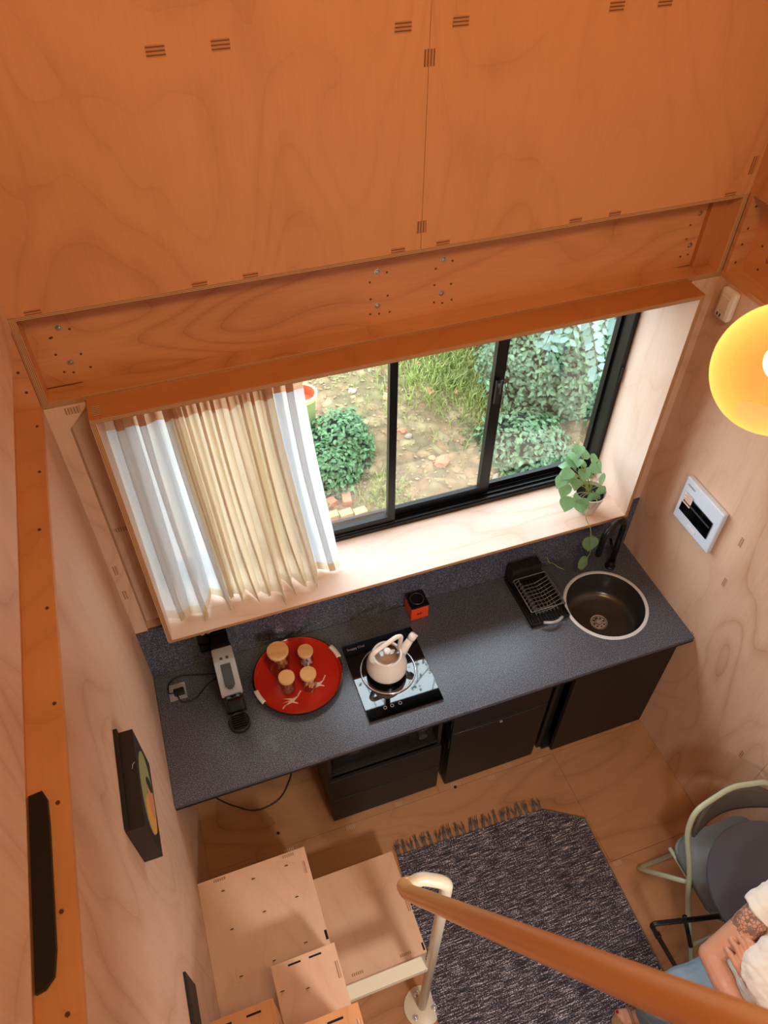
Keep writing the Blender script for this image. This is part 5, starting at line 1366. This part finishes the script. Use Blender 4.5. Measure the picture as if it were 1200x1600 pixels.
def bladepatch(name, n, region, hgt, label, seed, mat='grass_blade'):
    r = random.Random(seed); vs = []; fs = []
    for k in range(n):
        x, y = region(r); h = hgt * r.uniform(.5, 1.2); a = r.uniform(0, 2 * PI); l = Vector((math.cos(a), math.sin(a), 0)); s = Vector((-l.y, l.x, 0)) * .004
        z = gz(x, y); p = Vector((x, y, z)); i = len(vs); lean = r.uniform(.2, .9) * h
        vs += [p - s, p + s, p + l * lean * .4 + Vector((0, 0, h * .6)) + s * .8, p + l * lean * .4 + Vector((0, 0, h * .6)) - s * .8, p + l * lean + Vector((0, 0, h * .85))]
        fs += [(i, i + 1, i + 2, i + 3), (i + 3, i + 2, i + 4)]
    o = pyd(name, vs, fs, mat); tag(o, label, 'grass', kind='stuff'); return o
def reg(cx, cy, rx, ry):
    return lambda r: (cx + r.gauss(0, rx), cy + r.gauss(0, ry))
bladepatch('grass', 3000, reg(2.52, 2.55, .27, .30), .10, 'bright green grass patch on the slope at the top of the middle pane', 1)
bladepatch('grass', 1500, reg(2.72, 1.85, .13, .28), .09, 'grass growing along the foot of the hedge', 2)
bladepatch('grass', 350, reg(1.60, 1.44, .09, .09), .06, 'small grass tuft between the shrub and the bricks', 3)
bladepatch('grass', 260, reg(2.55, 1.75, .12, .06), .05, 'low weeds beside the hedge in the middle pane', 4, 'leaf_shrub')
bladepatch('grass', 500, reg(1.75, 2.95, .35, .18), .07, 'thin grass far up the slope behind the shrub', 5)
bladepatch('dry_straw', 1300, lambda r: (r.uniform(1.2, 3.4), r.uniform(1.0, 3.6)), .018, 'dry straw and twigs scattered over the bare earth', 6, 'litter')['category'] = 'straw'
leafcloud('leaf_litter', 2600, lambda r: ((lambda x, y: (Vector((x, y, gz(x, y) + .006)), Vector((0, 0, 3))))(r.uniform(1.0, 3.8), r.uniform(.8, 4))), .030, 'litter', None, 77, .6, 1.5)
tag(bpy.data.objects['leaf_litter'], 'dry leaves littering the bare earth', 'leaf litter')
yf = thing('flowering_weed', (3.2, 2.72, .25), 'yellow-green flowering weed at the top of the slope by the hedge', 'plant')
leafcloud('foliage', 420, ell((3.22, 2.70, .36), (.16, .14, .14), -.9), .036, 'leaf_lime', yf, 300, .5)
T('stem', [(3.22, 2.72, gz(3.22, 2.72)), (3.22, 2.70, .4)], .005, 'stem_green', yf, 6)
# stones
def cam_px(p):
    v = cam.rotation_euler.to_matrix().transposed() @ (Vector(p) - cam.location)
    return 600 + 1186.8 * v.x / -v.z, 800 - 1186.8 * v.y / -v.z   # only words the labels
r = random.Random(12); SM = []; used_labels = set()
for k in range(3):
    b = nb(); bmesh.ops.create_icosphere(b, subdivisions=2, radius=1)
    for v in b.verts: v.co *= 1 + .45 * noise.noise(v.co * 1.3 + Vector((k * 7, 0, 0))); v.co.z *= .42
    me = bpy.data.meshes.new('stone'); b.to_mesh(me); b.free(); me.materials.append(M[('stone_tan', 'stone_red', 'stone_grey')[k]]); SM.append(me)
fixed = [((620, 655), 2.02, 2.42, .05, 1), ((0, 0), 2.12, 1.62, .075, 1), ((0, 0), 1.78, 2.95, .06, 0), ((0, 0), 2.3, 2.3, .045, 1), ((0, 0), 1.72, 2.5, .04, 2)]
spots = [(x, y, s, m) for _, x, y, s, m in fixed]
while len(spots) < 64:
    x, y = r.uniform(1.3, 3.1), r.uniform(1.05, 3.6)
    if (x - 1.3) ** 2 + (y - 1.9) ** 2 < .2: continue
    spots.append((x, y, r.uniform(.02, .045), r.choice((0, 0, 1, 2))))
for i, (x, y, s, m) in enumerate(spots):
    cxx = cam_px((x, y, gz(x, y))); pane = 'left' if cxx[0] < 620 else 'middle' if cxx[0] < 775 else 'right'
    row = 'just above the sill' if cxx[1] > 750 else 'low on the slope' if cxx[1] > 705 else 'below mid slope' if cxx[1] > 665 else 'halfway up the slope' if cxx[1] > 635 else 'above mid slope' if cxx[1] > 605 else 'high on the slope'
    lab = '%s %s stone %s, %s window pane' % ('small' if s < .028 else 'medium' if s < .038 else 'large', ('tan', 'reddish', 'grey')[m], row, pane)
    if i > 1 and lab in used_labels: continue
    used_labels.add(lab)
    o = bpy.data.objects.new('stone', SM[m]); COL.objects.link(o); o.location = (x, y, gz(x, y) + s * .12); o.scale = (s, s * r.uniform(.6, 1), s); o.rotation_euler = (r.uniform(-.2, .2), r.uniform(-.2, .2), r.uniform(0, 6))
    if i == 0: tag(o, 'flat reddish stone just right of the first window mullion', 'stone')
    elif i == 1: tag(o, 'largest reddish stone low in the middle pane', 'stone')
    else:
        tag(o, lab, 'stone', 'stones on the garden slope')
# bricks by the wall
for i, (x, y, a, m, lab) in enumerate(((1.205, 1.36, .1, 'stone_tan', 'pale tan paver brick nearest the curtain outside'), (1.302, 1.35, .1, 'stone_tan', 'pale tan paver brick, middle one of the row outside'), (1.399, 1.34, .1, 'stone_tan', 'pale tan paver brick at the right end of the row outside'),
                                 (1.225, 1.475, .3, 'brick_red', 'reddish brick lying behind the row by the curtain'), (1.345, 1.465, 1.4, 'brick_red', 'reddish brick lying behind the middle of the row'))):
    o = B('brick', (-.045, .045, -.03, .03, 0, .05), m, None, .004); o.location = (x, y, gz(x, y) - .005); o.rotation_euler = (0, 0, a); tag(o, lab, 'brick')
gp = thing('garden_pot', (1.25, 2.17, .15), 'green pot with pale yellow rim and red inside, beyond the curtain edge', 'pot')
gp.location.z = gz(1.25, 2.17)
def gpo(n, prof, m): return LT(n, prof, (1.25, 2.17, gz(1.25, 2.17)), m, gp, 32)
gpo('pot_wall', [(0, 0), (.075, 0), (.095, .34)], 'pot_green'); gpo('pot_rim', [(.095, .34), (.108, .345), (.108, .375), (.092, .375)], 'pot_yellow'); gpo('pot_inside', [(.092, .375), (.085, .30), (0, .30)], 'pot_red')

# trees above, mirrored in the hob
def tree(x, y, h, label, seed):
    t = thing('garden_tree', (x, y, gz(x, y)), label, 'tree', None); r = random.Random(seed); b = nb(); tips = []
    def grow(p, d, L, rad, dep):
        q = p + d * L * .5 + Vector((r.gauss(0, .04), r.gauss(0, .04), 0)) * L; e = p + d * L
        tube(b, [p, q, e], [rad, rad * .85, rad * .65], 6 if dep > 3 else 4); tips.append(e)
        if dep == 0: return
        for k in range(3 if dep > 1 else 2):
            nd = (d + Vector((r.gauss(0, .5), r.gauss(0, .5), r.gauss(.05, .35)))).normalized(); grow(e, nd, L * r.uniform(.62, .85), rad * .6, dep - 1)
    grow(Vector((x, y, gz(x, y))), Vector((0, -.12, 1)).normalized(), h * .36, .09, 5)
    build('trunk_and_branches', b, 'bark', t, True)
    tips = tips[60:]
    leafcloud('foliage', 1500, lambda rr: (rr.choice(tips) + Vector((rr.gauss(0, .08), rr.gauss(0, .08), rr.gauss(0, .08))), Vector((0, 0, .1))), .07, 'leaf_tree', t, seed, .5)
tree(2.6, 4.3, 6.0, 'sparse tree beyond the garden slope, mirrored in the glass hob', 4)
tree(4.6, 5.6, 6.5, 'sparse tree far to the right behind the hedge', 8)
